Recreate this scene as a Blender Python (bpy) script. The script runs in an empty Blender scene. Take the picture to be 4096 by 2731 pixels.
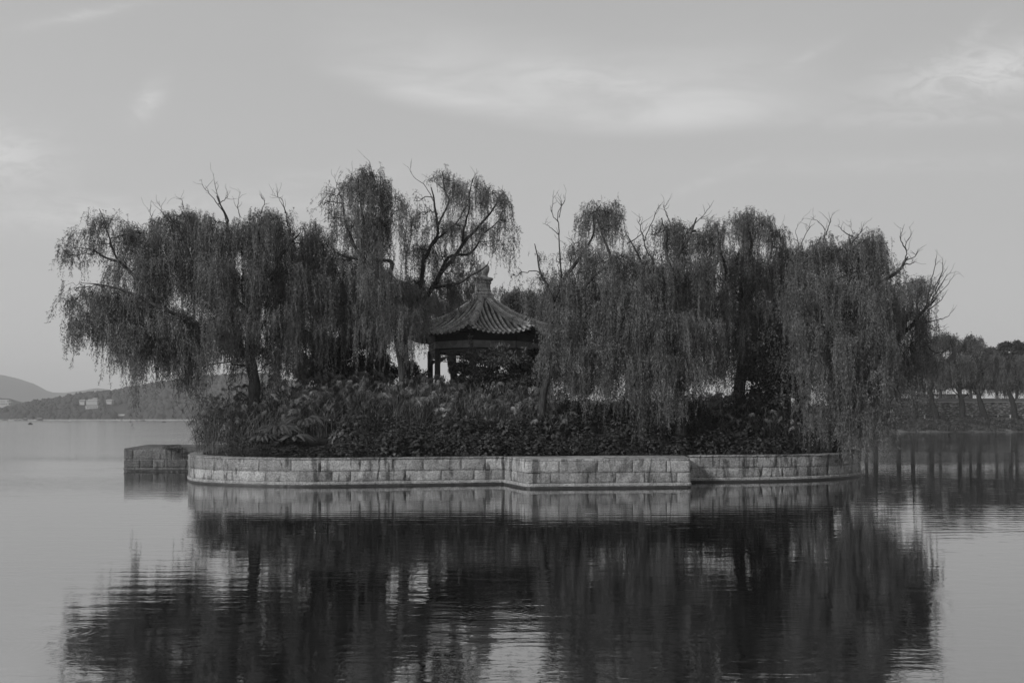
import bpy, bmesh, math, random
import numpy as np
from mathutils import Vector
from bpy import context as CX
PI = math.pi
# ---------------------------------------------------------------- camera, sky, sun, exposure
H = 2.85           # eye height over the water
F = 3982.0         # focal length in picture units (picture 4096 wide)
scn = CX.scene
cam_d = bpy.data.cameras.new("camera"); cam = bpy.data.objects.new("camera", cam_d)
scn.collection.objects.link(cam); scn.camera = cam
cam.location = (0, 0, H); cam.rotation_euler = (math.radians(90), 0, 0)
cam_d.sensor_width = 36; cam_d.lens = F / 4096 * 36
cam_d.shift_y = 306.5 / 4096; cam_d.clip_start = 0.3; cam_d.clip_end = 30000
scn.view_settings.view_transform = 'Standard'; scn.view_settings.look = 'None'
scn.view_settings.exposure = 0.0; scn.view_settings.gamma = 1.0
scn.render.engine = 'CYCLES'
scn.cycles.max_bounces = 6; scn.cycles.diffuse_bounces = 3; scn.cycles.glossy_bounces = 3
scn.cycles.transmission_bounces = 2; scn.cycles.volume_bounces = 0; scn.cycles.transparent_max_bounces = 4
scn.cycles.use_denoising = True
SUN_EL, SUN_AZ = math.radians(26), math.radians(52)   # azimuth: to the left of straight behind the camera
sun_dir = Vector((-math.sin(SUN_AZ) * math.cos(SUN_EL), -math.cos(SUN_AZ) * math.cos(SUN_EL), math.sin(SUN_EL)))

class NT:
    def __init__(s, tree): s.t = tree; s.n = tree.nodes; s.l = tree.links
    def node(s, typ, **kw):
        n = s.n.new(typ)
        for k, v in kw.items(): setattr(n, k, v)
        return n
    def put(s, sock, v):
        if hasattr(v, 'is_output') or isinstance(v, bpy.types.NodeSocket): s.l.new(v, sock)
        elif v is not None: sock.default_value = v
    def m(s, op, a, b=None, c=None):
        n = s.node('ShaderNodeMath', operation=op)
        s.put(n.inputs[0], a)
        if b is not None: s.put(n.inputs[1], b)
        if c is not None: s.put(n.inputs[2], c)
        return n.outputs[0]
    def add(s, a, b): return s.m('ADD', a, b)
    def sub(s, a, b): return s.m('SUBTRACT', a, b)
    def mul(s, a, b): return s.m('MULTIPLY', a, b)
    def rng(s, v, a, b, c=0.0, d=1.0, smooth=True):
        n = s.node('ShaderNodeMapRange'); n.interpolation_type = 'SMOOTHSTEP' if smooth else 'LINEAR'
        s.put(n.inputs[0], v)
        for i, q in enumerate((a, b, c, d)): s.put(n.inputs[i + 1], q)
        return n.outputs[0]
    def noise(s, vec, scale, detail=4, rough=.55, dist=0.0):
        n = s.node('ShaderNodeTexNoise'); s.put(n.inputs['Vector'], vec)
        n.inputs['Scale'].default_value = scale; n.inputs['Detail'].default_value = detail
        n.inputs['Roughness'].default_value = rough; n.inputs['Distortion'].default_value = dist
        return n.outputs[0]
    def mapping(s, vec, scale, loc=(0, 0, 0), rot=(0, 0, 0)):
        n = s.node('ShaderNodeMapping'); s.put(n.inputs[0], vec)
        n.inputs[1].default_value = loc; n.inputs[2].default_value = rot; n.inputs[3].default_value = scale
        return n.outputs[0]
    def grey(s, v):
        n = s.node('ShaderNodeCombineColor'); s.put(n.inputs[0], v); s.put(n.inputs[1], v); s.put(n.inputs[2], v)
        return n.outputs[0]

world = bpy.data.worlds.new("World"); scn.world = world; world.use_nodes = True
w = NT(world.node_tree); w.n.clear()
sky = w.node('ShaderNodeTexSky'); sky.sky_type = 'NISHITA'; sky.sun_disc = False
sky.sun_elevation = SUN_EL; sky.sun_rotation = PI + SUN_AZ     # rotation 0 = +Y, clockwise
sky.air_density = 1.0; sky.dust_density = 2.0; sky.ozone_density = 1.0
bw = w.node('ShaderNodeRGBToBW'); w.l.new(sky.outputs[0], bw.inputs[0])
base = w.mul(w.m('POWER', w.m('MAXIMUM', bw.outputs[0], 0.01), 0.16), 4.38)
tc = w.node('ShaderNodeTexCoord'); sep = w.node('ShaderNodeSeparateXYZ'); w.l.new(tc.outputs['Generated'], sep.inputs[0])
dy = w.m('MAXIMUM', sep.outputs[1], 0.05)
u = w.m('DIVIDE', sep.outputs[0], dy); v = w.m('DIVIDE', sep.outputs[2], dy)
cv = w.node('ShaderNodeCombineXYZ'); w.put(cv.inputs[0], u); w.put(cv.inputs[1], v)
n1 = w.noise(w.mapping(cv.outputs[0], (7, 26, 1), rot=(0, 0, .12)), 1.0, 7, .62, .6)
n2 = w.noise(w.mapping(cv.outputs[0], (2.5, 7, 1), loc=(3, 1, 0)), 1.0, 4, .5, .3)
n3 = w.noise(w.mapping(cv.outputs[0], (22, 60, 1), loc=(1, 5, 0), rot=(0, 0, .5)), 1.0, 5, .65, 1.2)
# a long veil with a crisp lower edge
un = w.sub(u, 0.14)
v0 = w.add(w.add(w.mul(w.mul(un, un), 0.52), 0.283), w.mul(w.sub(n2, .5), .02))
dv = w.sub(v, v0)
veil = w.mul(w.rng(dv, -0.006, 0.02), w.rng(dv, 0.008, 0.13, 1.0, 0.0))
veil = w.mul(veil, w.mul(w.rng(u, -0.24, -0.06), w.rng(u, 0.18, 0.36, 1.0, 0.0)))
veil = w.mul(veil, w.rng(n1, .30, .70, .45, 1.25))
def puff(cu, cvv, ru, rv, amp, tilt=0.0, lo=.35, hi=.62):
    a = w.sub(u, cu); b = w.sub(w.sub(v, cvv), w.mul(a, tilt))
    a = w.m('DIVIDE', a, ru); b = w.m('DIVIDE', b, rv)
    d = w.add(w.mul(a, a), w.mul(b, b))
    return w.mul(w.mul(w.m('EXPONENT', w.mul(d, -1.0)), amp), w.rng(n3, lo, hi, .35, 1.25))
cl = w.add(w.mul(veil, .95), puff(.49, .350, .11, .026, 1.15, .18))
for q in ((.07, .342, .07, .012, .55, -.08), (-.365, .318, .016, .016, .65, .6), (-.52, .262, .06, .03, .75, -.05), (-.44, .202, .09, .02, .5, .0),
          (-.43, .405, .05, .006, .5, .2), (.42, .30, .16, .008, .3, .02), (.40, .255, .2, .01, .2, .02), (-.2, .24, .1, .012, .18, .1),
          (.30, .365, .03, .006, .3, .5), (-.25, .215, .12, .012, .3, .0), (.47, .39, .02, .01, .4, .7), (.2, .24, .05, .006, .22, .4)):
    cl = w.add(cl, puff(*q))
cl = w.mul(cl, w.rng(sep.outputs[1], .05, .25))
tot = w.add(base, w.mul(cl, 1.55))
tot = w.mul(tot, w.rng(w.add(u, w.mul(v, .35)), -.5, .75, 1.02, .90, False))
tot = w.mul(tot, w.rng(v, .30, .55, 1.0, .94))
tot = w.mul(tot, w.rng(n2, .2, .8, .985, 1.015))
bg = w.node('ShaderNodeBackground'); w.l.new(w.grey(tot), bg.inputs[0]); bg.inputs[1].default_value = 0.1
wo = w.node('ShaderNodeOutputWorld'); w.l.new(bg.outputs[0], wo.inputs[0])

sl = bpy.data.lights.new("sun", 'SUN'); sl.energy = 3.1; sl.angle = math.radians(7); sl.color = (1, 1, 1)
so = bpy.data.objects.new("sun", sl); scn.collection.objects.link(so)
so.rotation_euler = sun_dir.to_track_quat('Z', 'Y').to_euler(); so.location = (-30, -30, 60)

# ---------------------------------------------------------------- helpers
def P(px, py, Y): return np.array(((px - 2048) / F * Y, Y, H + (1672 - py) / F * Y))     # picture 4096 wide
K = 4096 / 2352
def D(x, y, Y): return P(x * K, y * K, Y)                                              # picture 2352 wide
def nrm(a): return a / np.maximum(np.linalg.norm(a, axis=-1, keepdims=True), 1e-9)
def tag(o, label=None, cat=None, group=None, kind=None):
    if label: o["label"] = label
    if cat: o["category"] = cat
    if group: o["group"] = group
    if kind: o["kind"] = kind
    return o
def empty(name, loc):
    o = bpy.data.objects.new(name, None); scn.collection.objects.link(o); o.location = tuple(float(c) for c in loc)
    o.empty_display_size = .3
    return o

class MB:
    def __init__(s): s.v = []; s.f = []; s.n = 0
    def add(s, verts, faces):           # faces: int array (M,k) or a list of such
        verts = np.asarray(verts, float).reshape(-1, 3)
        if not isinstance(faces, list): faces = [faces]
        for f in faces:
            f = np.asarray(f, np.int64)
            if f.size: s.f.append(f + s.n)
        s.v.append(verts); s.n += len(verts)
    def build(s, name, mat, parent=None, smooth=False):
        V = np.concatenate(s.v)
        off = np.zeros(3)
        if parent is not None:
            p = parent
            while p is not None: off += np.array(p.location); p = p.parent
        me = bpy.data.meshes.new(name)
        me.vertices.add(len(V)); me.vertices.foreach_set('co', (V - off).astype(np.float32).ravel())
        sizes = np.concatenate([np.full(len(f), f.shape[1], np.int32) for f in s.f])
        loops = np.concatenate([f.ravel() for f in s.f]).astype(np.int32)
        me.loops.add(len(loops)); me.loops.foreach_set('vertex_index', loops)
        st = np.zeros(len(sizes), np.int32); st[1:] = np.cumsum(sizes)[:-1]
        me.polygons.add(len(sizes)); me.polygons.foreach_set('loop_start', st)
        me.polygons.foreach_set('use_smooth', np.full(len(sizes), smooth, bool))
        me.update(calc_edges=True)
        if mat: me.materials.append(mat)
        o = bpy.data.objects.new(name, me); scn.collection.objects.link(o)
        if parent is not None: o.parent = parent
        return o
    def box(s, c, h, rz=0.0, taper=1.0):
        x, y, z = h
        v = np.array([(-x, -y, -z), (x, -y, -z), (x, y, -z), (-x, y, -z), (-x * taper, -y * taper, z), (x * taper, -y * taper, z), (x * taper, y * taper, z), (-x * taper, y * taper, z)], float)
        ca, sa = math.cos(rz), math.sin(rz)
        v = np.stack([v[:, 0] * ca - v[:, 1] * sa, v[:, 0] * sa + v[:, 1] * ca, v[:, 2]], 1) + np.asarray(c, float)
        s.add(v, np.array([(0, 3, 2, 1), (4, 5, 6, 7), (0, 1, 5, 4), (1, 2, 6, 5), (2, 3, 7, 6), (3, 0, 4, 7)]))
    def tube(s, pts, r, sides=6, cap=True):
        pts = np.asarray(pts, float); n = len(pts)
        r = np.broadcast_to(np.asarray(r, float), (n,))
        t = nrm(np.gradient(pts, axis=0))
        ref = np.where(np.abs(t[:, 2:3]) > .8, np.array([[1., 0, 0]]), np.array([[0, 0, 1.]]))
        ref = np.broadcast_to(ref[len(ref) // 2], t.shape)
        a = nrm(np.cross(t, ref)); b = np.cross(t, a)
        th = np.arange(sides) / sides * 2 * PI
        ring = pts[:, None] + r[:, None, None] * (np.cos(th)[None, :, None] * a[:, None] + np.sin(th)[None, :, None] * b[:, None])
        i = np.arange(n - 1)[:, None] * sides; j = np.arange(sides)[None]; k = (j + 1) % sides
        q = np.stack([i + j, i + k, i + sides + k, i + sides + j], -1).reshape(-1, 4)
        fs = [q]
        if cap: fs += [np.arange(sides)[None, ::-1], (np.arange(sides) + (n - 1) * sides)[None]]
        s.add(ring.reshape(-1, 3), fs)
    def lathe(s, c, prof, sides=24, rot=0.0, cap=True):        # prof: (r, z)
        th = np.arange(sides) / sides * 2 * PI + rot
        v = [(c[0] + r * math.cos(a), c[1] + r * math.sin(a), z) for r, z in prof for a in th]
        n = len(prof)
        i = np.arange(n - 1)[:, None] * sides; j = np.arange(sides)[None]; k = (j + 1) % sides
        fs = [np.stack([i + j, i + k, i + sides + k, i + sides + j], -1).reshape(-1, 4)]
        if cap: fs += [np.arange(sides)[None, ::-1], (np.arange(sides) + (n - 1) * sides)[None]]
        s.add(v, fs)
    def grid(s, G):                                            # G (a,b,3)
        a, b = G.shape[:2]
        i = np.arange(a - 1)[:, None] * b; j = np.arange(b - 1)[None]
        s.add(G.reshape(-1, 3), np.stack([i + j, i + j + 1, i + b + j + 1, i + b + j], -1).reshape(-1, 4))
    def leaves(s, base, d, L, W, rng, side=None):
        d = nrm(d); n = len(base)
        if side is None: side = nrm(np.cross(d, rng.normal(size=(n, 3))))
        L = np.broadcast_to(L, (n,))[:, None]; W = np.broadcast_to(W, (n,))[:, None]
        mid = base + d * L * .42
        V = np.stack([base, mid + side * W / 2, base + d * L, mid - side * W / 2], 1).reshape(-1, 3)
        s.add(V, np.arange(n * 4).reshape(-1, 4))

def crook(p0, p1, n, amp, rng, sag=0.0):
    p0, p1 = np.asarray(p0, float), np.asarray(p1, float)
    t = np.linspace(0, 1, n)[:, None]
    L = np.linalg.norm(p1 - p0)
    o = rng.normal(size=(n, 3)) * amp * L; o[0] = 0; o[-1] = 0
    pts = p0 + (p1 - p0) * t + o
    pts[:, 2] += sag * L * np.sin(t[:, 0] * PI)
    return pts
def smooth_path(pts, n):
    pts = np.asarray(pts, float); m = len(pts)
    q = np.concatenate([[2 * pts[0] - pts[1]], pts, [2 * pts[-1] - pts[-2]]])
    out = []
    for t in np.linspace(0, m - 1 - 1e-6, n):
        i = int(t); f = t - i; a, b, c, d = q[i], q[i + 1], q[i + 2], q[i + 3]
        out.append(.5 * ((2 * b) + (c - a) * f + (2 * a - 5 * b + 4 * c - d) * f * f + (3 * b - a - 3 * c + d) * f ** 3))
    return np.array(out)

# ---------------------------------------------------------------- materials (all greys: the photograph is black and white)
def mat(name):
    m = bpy.data.materials.new(name); m.use_nodes = True
    t = NT(m.node_tree); p = t.n['Principled BSDF']
    return m, t, p
def plain(name, g, rough=.8, amp=.25, scale=3.0, bump=0.0, spec=.3):
    m, t, p = mat(name)
    tcn = t.node('ShaderNodeTexCoord').outputs['Object']
    n = t.noise(tcn, scale, 6, .65)
    t.l.new(t.grey(t.rng(n, .25, .75, g * (1 - amp), g * (1 + amp), False)), p.inputs['Base Color'])
    p.inputs['Roughness'].default_value = rough; p.inputs['Specular IOR Level'].default_value = spec
    if bump:
        b = t.node('ShaderNodeBump'); b.inputs['Distance'].default_value = bump; t.l.new(t.noise(tcn, scale * 6, 5, .6), b.inputs['Height'])
        t.l.new(b.outputs[0], p.inputs['Normal'])
    return m
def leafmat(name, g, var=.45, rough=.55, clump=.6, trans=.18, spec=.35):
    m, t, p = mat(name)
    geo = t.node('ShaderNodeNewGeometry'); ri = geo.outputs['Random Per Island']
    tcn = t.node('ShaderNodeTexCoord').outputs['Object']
    c = t.mul(t.rng(ri, 0, 1, g * (1 - var), g * (1 + var), False), t.rng(t.noise(tcn, clump, 3, .5), .32, .68, .5, 1.4, False))  # clump noise puts lit and shaded foliage masses into the leaf colour
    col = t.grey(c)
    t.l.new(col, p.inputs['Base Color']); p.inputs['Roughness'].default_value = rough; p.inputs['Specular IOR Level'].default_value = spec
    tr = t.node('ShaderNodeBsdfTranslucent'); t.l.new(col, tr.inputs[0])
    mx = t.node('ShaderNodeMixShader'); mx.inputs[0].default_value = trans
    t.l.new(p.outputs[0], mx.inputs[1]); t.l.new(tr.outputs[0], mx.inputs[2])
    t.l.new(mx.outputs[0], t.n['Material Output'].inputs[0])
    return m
def barkmat(name, g):
    m, t, p = mat(name)
    tcn = t.node('ShaderNodeTexCoord').outputs['Object']
    n = t.noise(t.mapping(tcn, (9, 9, 1.8)), 1.0, 5, .65)
    t.l.new(t.grey(t.rng(n, .3, .7, g * .45, g * 1.5)), p.inputs['Base Color'])
    p.inputs['Roughness'].default_value = .9; p.inputs['Specular IOR Level'].default_value = .1
    b = t.node('ShaderNodeBump'); b.inputs['Distance'].default_value = .05; t.l.new(n, b.inputs['Height']); t.l.new(b.outputs[0], p.inputs['Normal'])
    return m
def stonemat(name, g, stain=.5, islands=True):
    m, t, p = mat(name)
    tcn = t.node('ShaderNodeTexCoord').outputs['Object']
    ri = t.node('ShaderNodeNewGeometry').outputs['Random Per Island']
    f = t.noise(tcn, 14, 7, .7); md = t.noise(tcn, 1.7, 4, .6)
    # dark weather streaks running down
    st = t.noise(t.mapping(tcn, (3.0, 3.0, .7)), 1.0, 5, .6, .4)
    st2 = t.noise(t.mapping(tcn, (.9, .9, .6), loc=(4, 2, 1)), 1.0, 5, .65, .3)
    stm = t.mul(t.m('MAXIMUM', t.rng(st, .51, .62), t.mul(t.rng(st2, .54, .66), .8)), stain)
    c = t.mul(t.rng(f, .3, .7, g * .55, g * 1.32), t.rng(md, .3, .7,       .80, 1.16))
    if islands: c = t.mul(c, t.rng(ri, 0, 1, .66, 1.2, False))
    c = t.mul(c, t.sub(1.0, stm))
    t.l.new(t.grey(c), p.inputs['Base Color'])
    p.inputs['Roughness'].default_value = .92; p.inputs['Specular IOR Level'].default_value = .12
    chis = t.noise(t.mapping(tcn, (9, 9, 24), rot=(.2, .3, .7)), 1.0, 5, .7, .8)
    h = t.add(t.mul(f, .5), chis)
    b = t.node('ShaderNodeBump'); b.inputs['Distance'].default_value = .10; b.inputs['Strength'].default_value = 1.0
    t.l.new(h, b.inputs['Height']); t.l.new(b.outputs[0], p.inputs['Normal'])
    return m
M = {}
M['willow'] = leafmat('willow_leaf', .105, .55, .45, .9)
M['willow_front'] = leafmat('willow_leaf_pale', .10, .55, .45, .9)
M['willow_far'] = leafmat('willow_leaf_far', .075, .5, .6, .25)
M['broad'] = leafmat('broad_leaf', .045, .55, .55, .8, .08, .25)
M['broad_far'] = leafmat('broad_leaf_far', .04, .5, .6, .3, .1)
M['shrub'] = leafmat('shrub_leaf', .05, .5, .5, .7, .08, .3)
M['shrub2'] = leafmat('shrub_leaf_dull', .036, .5, .55, .7, .08, .25)
M['fern'] = leafmat('fern_leaf', .07, .35, .5, .7, .12, .35)
M['reed'] = leafmat('reed_leaf', .085, .5, .55, .5, .15, .3)
M['plume'] = leafmat('reed_plume', .27, .35, .8, .5, .3, .1)
M['bark'] = barkmat('bark', .04)
M['deadwood'] = barkmat('dead_wood', .13)
M['stone'] = stonemat('granite_block', .385, .62)
M['stone_shaded'] = stonemat('granite_block_shaded', .17, .55)  # left landing: shade under the willow put into the stone colour
M['footing'] = stonemat('footing_mortar', .37, .25, False)
M['coping'] = stonemat('coping_stone', .37, .6)
M['mortar'] = stonemat('mortar', .26, .8, False)
M['wet'] = plain('wet_stone', .035, .5, .4, 4, .01)
M['soil'] = plain('soil', .03, .95, .4, 2, .03, .1)
M['tile'] = stonemat('roof_tile', .50, .35)
M['pan'] = stonemat('roof_pan', .10, .4, False)
M['ridge'] = stonemat('roof_ridge', .48, .45, False)
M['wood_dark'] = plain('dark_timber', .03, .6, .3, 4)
M['paint'] = plain('painted_beam', .25, .6, .35, 3)
M['motif'] = plain('painted_motif', .42, .6, .2, 8)
M['column'] = plain('column_lacquer', .09, .5, .35, 5)
M['lattice'] = plain('lattice_wood', .14, .6, .3, 6)

# ---------------------------------------------------------------- water
def water_mat():
    m, t, p = mat('lake_water')
    tcn = t.node('ShaderNodeTexCoord').outputs['Object']
    sp = t.node('ShaderNodeSeparateXYZ'); t.l.new(tcn, sp.inputs[0]); X, Y = sp.outputs[0], sp.outputs[1]
    big = t.noise(t.mapping(tcn, (.05, .11, 1)), 1.0, 3, .5, .4)
    big2 = t.noise(t.mapping(tcn, (.012, .05, 1), loc=(7, 3, 0)), 1.0, 3, .5, .3)
    a = t.noise(t.mapping(tcn, (.35, 2.0, 1), rot=(0, 0, .10)), 1.0, 3, .5, .3)
    b = t.noise(t.mapping(tcn, (.9, 6.5, 1), rot=(0, 0, -.08)), 1.0, 3, .55, .5)
    c = t.noise(t.mapping(tcn, (1.3, 2.4, 1), rot=(0, 0, .4)), 1.0, 2, .5, 1.0)
    wv = t.node('ShaderNodeTexWave'); wv.wave_type = 'BANDS'; wv.bands_direction = 'Y'
    t.l.new(t.mapping(tcn, (.06, 1.0, 1), rot=(0, 0, .03)), wv.inputs['Vector']); wv.inputs['Scale'].default_value = .55
    wv.inputs['Distortion'].default_value = 5.0; wv.inputs['Detail'].default_value = 2
    m1 = t.rng(big, .38, .68, .12, 1.1); m2 = t.rng(big2, .48, .66, .05, 1.0)
    # open water beyond the island is a little livelier
    far = t.rng(Y, 30, 75, .5, 1.0)
    h = t.add(t.mul(t.mul(a, .008), m1), t.mul(t.mul(b, .0015), t.mul(m2, far)))
    h = t.add(h, t.mul(c, .0030))
    fine = t.noise(t.mapping(tcn, (5, 7, 1), rot=(0, 0, .6)), 1.0, 3, .55, .8)
    h = t.add(h, t.mul(t.mul(fine, t.rng(Y, 12, 34, .0011, .0004)), t.rng(big, .35, .6, .4, 1.2)))
    h = t.add(h, t.mul(t.mul(wv.outputs[1], .003), t.mul(m2, far)))
    def rings(cx, cy, r0, r1, amp, k):
        dx = t.sub(X, cx); dyy = t.sub(Y, cy); r = t.m('SQRT', t.add(t.mul(dx, dx), t.mul(dyy, dyy)))
        env = t.mul(t.rng(r, r0, r0 + .12), t.rng(r, r1 * .6, r1, 1.0, 0.0))
        return t.mul(t.mul(t.m('SINE', t.mul(r, k)), env), amp)
    for q in ((-6.05, 13.3, .06, .6, .0004, 62), (-6.9, 12.3, .1, 1.5, .00022, 55), (-.2, 14.9, .06, .9, .00025, 60)):
        h = t.add(h, rings(*q))
    h = t.add(h, t.mul(b, t.mul(t.mul(t.rng(X, -4, -14), t.mul(t.rng(Y, 30, 42), t.rng(Y, 70, 100, 1, 0))), t.rng(big2, .40, .60, .001, .006))))
    open_ = t.mul(t.rng(X, -8, -26, 0, 1), t.rng(Y, 48, 95, 0, 1))      # wind on the open lake beyond the island
    e_ = t.noise(t.mapping(tcn, (.8, 1.6, 1), rot=(0, 0, .1)), 1.0, 3, .6, .5)
    h = t.add(h, t.mul(t.mul(e_, open_), .006))
    bp = t.node('ShaderNodeBump'); bp.inputs['Distance'].default_value = 1.0; bp.inputs['Strength'].default_value = 1.0
    t.l.new(h, bp.inputs['Height'])
    g = t.node('ShaderNodeBsdfGlossy'); t.l.new(t.add(t.add(.018, t.mul(open_, .06)), t.mul(t.rng(Y, 46, 80), .035)), g.inputs['Roughness'])
    g.inputs['Color'].default_value = (.9, .9, .9, 1); t.l.new(bp.outputs[0], g.inputs['Normal'])
    df = t.node('ShaderNodeBsdfDiffuse'); df.inputs[0].default_value = (.006, .006, .006, 1); t.l.new(bp.outputs[0], df.inputs['Normal'])
    fr = t.node('ShaderNodeFresnel'); fr.inputs[0].default_value = 1.6; t.l.new(bp.outputs[0], fr.inputs[1]); fac = t.add(.47, t.mul(fr.outputs[0], .53))
    mx = t.node('ShaderNodeMixShader'); t.l.new(fac, mx.inputs[0]); t.l.new(df.outputs[0], mx.inputs[1]); t.l.new(g.outputs[0], mx.inputs[2])
    t.l.new(mx.outputs[0], t.n['Material Output'].inputs[0])
    return m
mb = MB(); mb.add([(-6000, -300, 0), (6000, -300, 0), (6000, 5600, 0), (-6000, 5600, 0)], np.array([[0, 1, 2, 3]]))
tag(mb.build('water', water_mat()), kind='structure')
mb = MB(); mb.add([(-6000, -300, -1.5), (6000, -300, -1.5), (6000, 5600, -1.5), (-6000, 5600, -1.5)], np.array([[0, 1, 2, 3]]))
tag(mb.build('lake_bed', M['soil']), kind='structure')

# ---------------------------------------------------------------- far hills
def vnoise(x, seed, oct=5, f0=1.0):
    r = np.random.default_rng(seed); out = np.zeros_like(x); a = 1.0
    for o in range(oct):
        tb = r.normal(size=4096); xs = x * f0 * 2 ** o + r.uniform(0, 500)
        i = np.floor(xs).astype(int); f = xs - i; f = f * f * (3 - 2 * f)
        out += a * (tb[i % 4096] * (1 - f) + tb[(i + 1) % 4096] * f); a *= .5
    return out
M['hill'] = plain('hill_slope', .045, .95, .3, .03, 0, .1)
M['hill_wood'] = plain('wooded_slope', .04, .95, .35, .06, 0, .1)
def ridge(name, pts, Yc, depth, seed, rough, m):
    px = np.array([p[0] for p in pts], float); py = np.array([p[1] for p in pts], float)
    X = (np.linspace(px[0], px[-1], 300) - 2048) / F * Yc
    hh = H + (1672 - np.interp(np.linspace(px[0], px[-1], 300), px, py)) / F * Yc
    hh = hh + vnoise(np.arange(300.) / 6, seed, 4) * rough
    s = np.linspace(-1, 1, 17)
    prof = np.cos(s * PI / 2) ** 1.1
    G = np.zeros((17, 300, 3))
    G[..., 0] = X[None] * (1 + s[:, None] * depth / Yc); G[..., 1] = Yc + s[:, None] * depth
    G[..., 2] = hh[None] * prof[:, None] + (vnoise(np.arange(300.)[None] / 9 + s[:, None] * 9, seed + 1, 3)) * rough * 1.4 * prof[:, None] - 1
    G[8, :, 2] = hh - 1
    mb = MB(); mb.grid(G)
    return tag(mb.build(name, m, smooth=True), kind='structure'), X, hh
ridge('mountain', [(-3000, 1600), (-900, 1560), (-300, 1500), (-60, 1492), (0, 1497), (60, 1512), (110, 1528), (140, 1536), (200, 1568), (260, 1567), (300, 1561), (350, 1558), (380, 1551), (430, 1557), (470, 1568), (560, 1600), (900, 1590), (1500, 1610), (2600, 1600), (4500, 1620)], 4300, 700, 3, 2.0, M['hill'])
ridge('hill', [(-3000, 1610), (-900, 1560), (-300, 1570), (0, 1588), (60, 1598), (100, 1608), (150, 1622), (260, 1640), (400, 1655)], 1900, 350, 5, .8, M['hill'])
near_pts = [(-3400, 1640), (-2000, 1610), (-900, 1640), (-400, 1662), (-60, 1655), (60, 1636), (125, 1617), (150, 1612), (200, 1605), (260, 1598), (300, 1590), (350, 1583), (400, 1579), (460, 1573), (520, 1562), (600, 1549), (660, 1540), (740, 1528), (860, 1515), (1050, 1505), (1300, 1530), (1700, 1570), (2300, 1600), (3200, 1630), (4600, 1650)]
_, NX, NH = ridge('wooded_hill', near_pts, 1400, 250, 8, .5, M['hill_wood'])
# far shore ground
mb = MB(); n = 120
xs = np.linspace(-2400, 2000, n); G = np.zeros((3, n, 3))
for i, (yy, zz) in enumerate(((1136, -.3), (1138, 1.2), (1260, 2.0))):
    G[i, :, 0] = xs; G[i, :, 1] = yy + vnoise(xs / 90, 4, 3) * 2; G[i, :, 2] = zz
mb.grid(G); tag(mb.build('shore', M['hill_wood']), kind='structure')
M['embank'] = plain('pale_embankment', .34, .9, .35, .15, 0, .1)
mb = MB(); mb.box((-400, 1132.5, .2), (800, .6, 1.0)); mb.box((-400, 1132.3, 1.3), (800, .9, .12))
for i in range(330): mb.box((-640 + i * 3.6, 1132.0, 1.7), (.35, .3, .3))
tag(mb.build('stone_embankment', M['embank']), 'pale stone embankment running along the far shore under the wooded hill', 'embankment')
# far-off wood: crowns covering the near hill
rng = np.random.default_rng(21)
bmi = bmesh.new(); bmesh.ops.create_icosphere(bmi, subdivisions=2, radius=1.0)
IV = np.array([v.co[:] for v in bmi.verts]); IF = np.array([[v.index for v in f.verts] for f in bmi.faces]); bmi.free()
CLEAR = ((308, 400, -.80, -.40), (415, 455, -.80, -.42), (455, 515, -1.1, -.62), (-100, 50, -1.1, -.30))
mb = MB(); N = 2600
px = rng.uniform(-40, 1100, N); sdep = rng.uniform(-.97, .06, N) ; sdep[:700] = rng.uniform(-1.0, -.9, 700)
for i in range(N):
    if any(a_ < px[i] < b_ and c_ < sdep[i] < d_ for a_, b_, c_, d_ in CLEAR): continue
    Yt = 1400 + sdep[i] * 250
    x = (px[i] - 2048) / F * 1400 * (1 + sdep[i] * 250 / 1400)
    h = np.interp(x / (1 + sdep[i] * 250 / 1400), NX, NH) * math.cos(sdep[i] * PI / 2) ** 1.1
    r = rng.uniform(2.2, 4.2) if sdep[i] > -.9 else rng.uniform(3, 5.5)
    V = IV * (1 + rng.normal(size=(len(IV), 1)) * .16) * np.array((r, r, r * rng.uniform(.9, 1.5)))
    mb.add(V + np.array((x, Yt - 1, h + r * .25)), IF)
M['wood'] = plain('far_crowns', .045, .95, .35, .25, 0, .1)
tag(mb.build('far_woods', M['wood'], smooth=True), 'hazy wood covering the low hill across the lake', 'woods', kind='stuff')

# buildings on the hill
M['white'] = plain('pale_wall', .36, .8, .06, .4); M['roof_far'] = plain('pale_roof', .34, .8, .06, .4); M['shade'] = plain('dark_openings', .05, .8, .2, 1)
def pp(px, py, Y): q = P(px, py, Y); return q
def block(mb, x0, y0, x1, y1, Y, dep=6):
    a = P(x0, y1, Y); b = P(x1, y0, Y)
    mb.box(((a[0] + b[0]) / 2, Y + dep / 2, (a[2] + b[2]) / 2), ((b[0] - a[0]) / 2, dep / 2, (b[2] - a[2]) / 2))
def hip(mb, x0, y0, x1, y1, Y, dep, inset=.3):         # hipped roof: eave y1, ridge y0
    a = P(x0, y1, Y); b = P(x1, y0, Y); wdt = b[0] - a[0]
    e = [(a[0], Y - .6, a[2]), (b[0], Y - .6, a[2]), (b[0], Y + dep + .6, a[2]), (a[0], Y + dep + .6, a[2])]
    r = [(a[0] + wdt * inset * .5, Y + dep / 2 - .1, b[2]), (b[0] - wdt * inset * .5, Y + dep / 2 - .1, b[2])]
    mb.add(e + r, [np.array([(0, 1, 5, 4), (2, 3, 4, 5), (3, 2, 1, 0)]), np.array([(1, 2, 5), (3, 0, 4)])])
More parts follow.
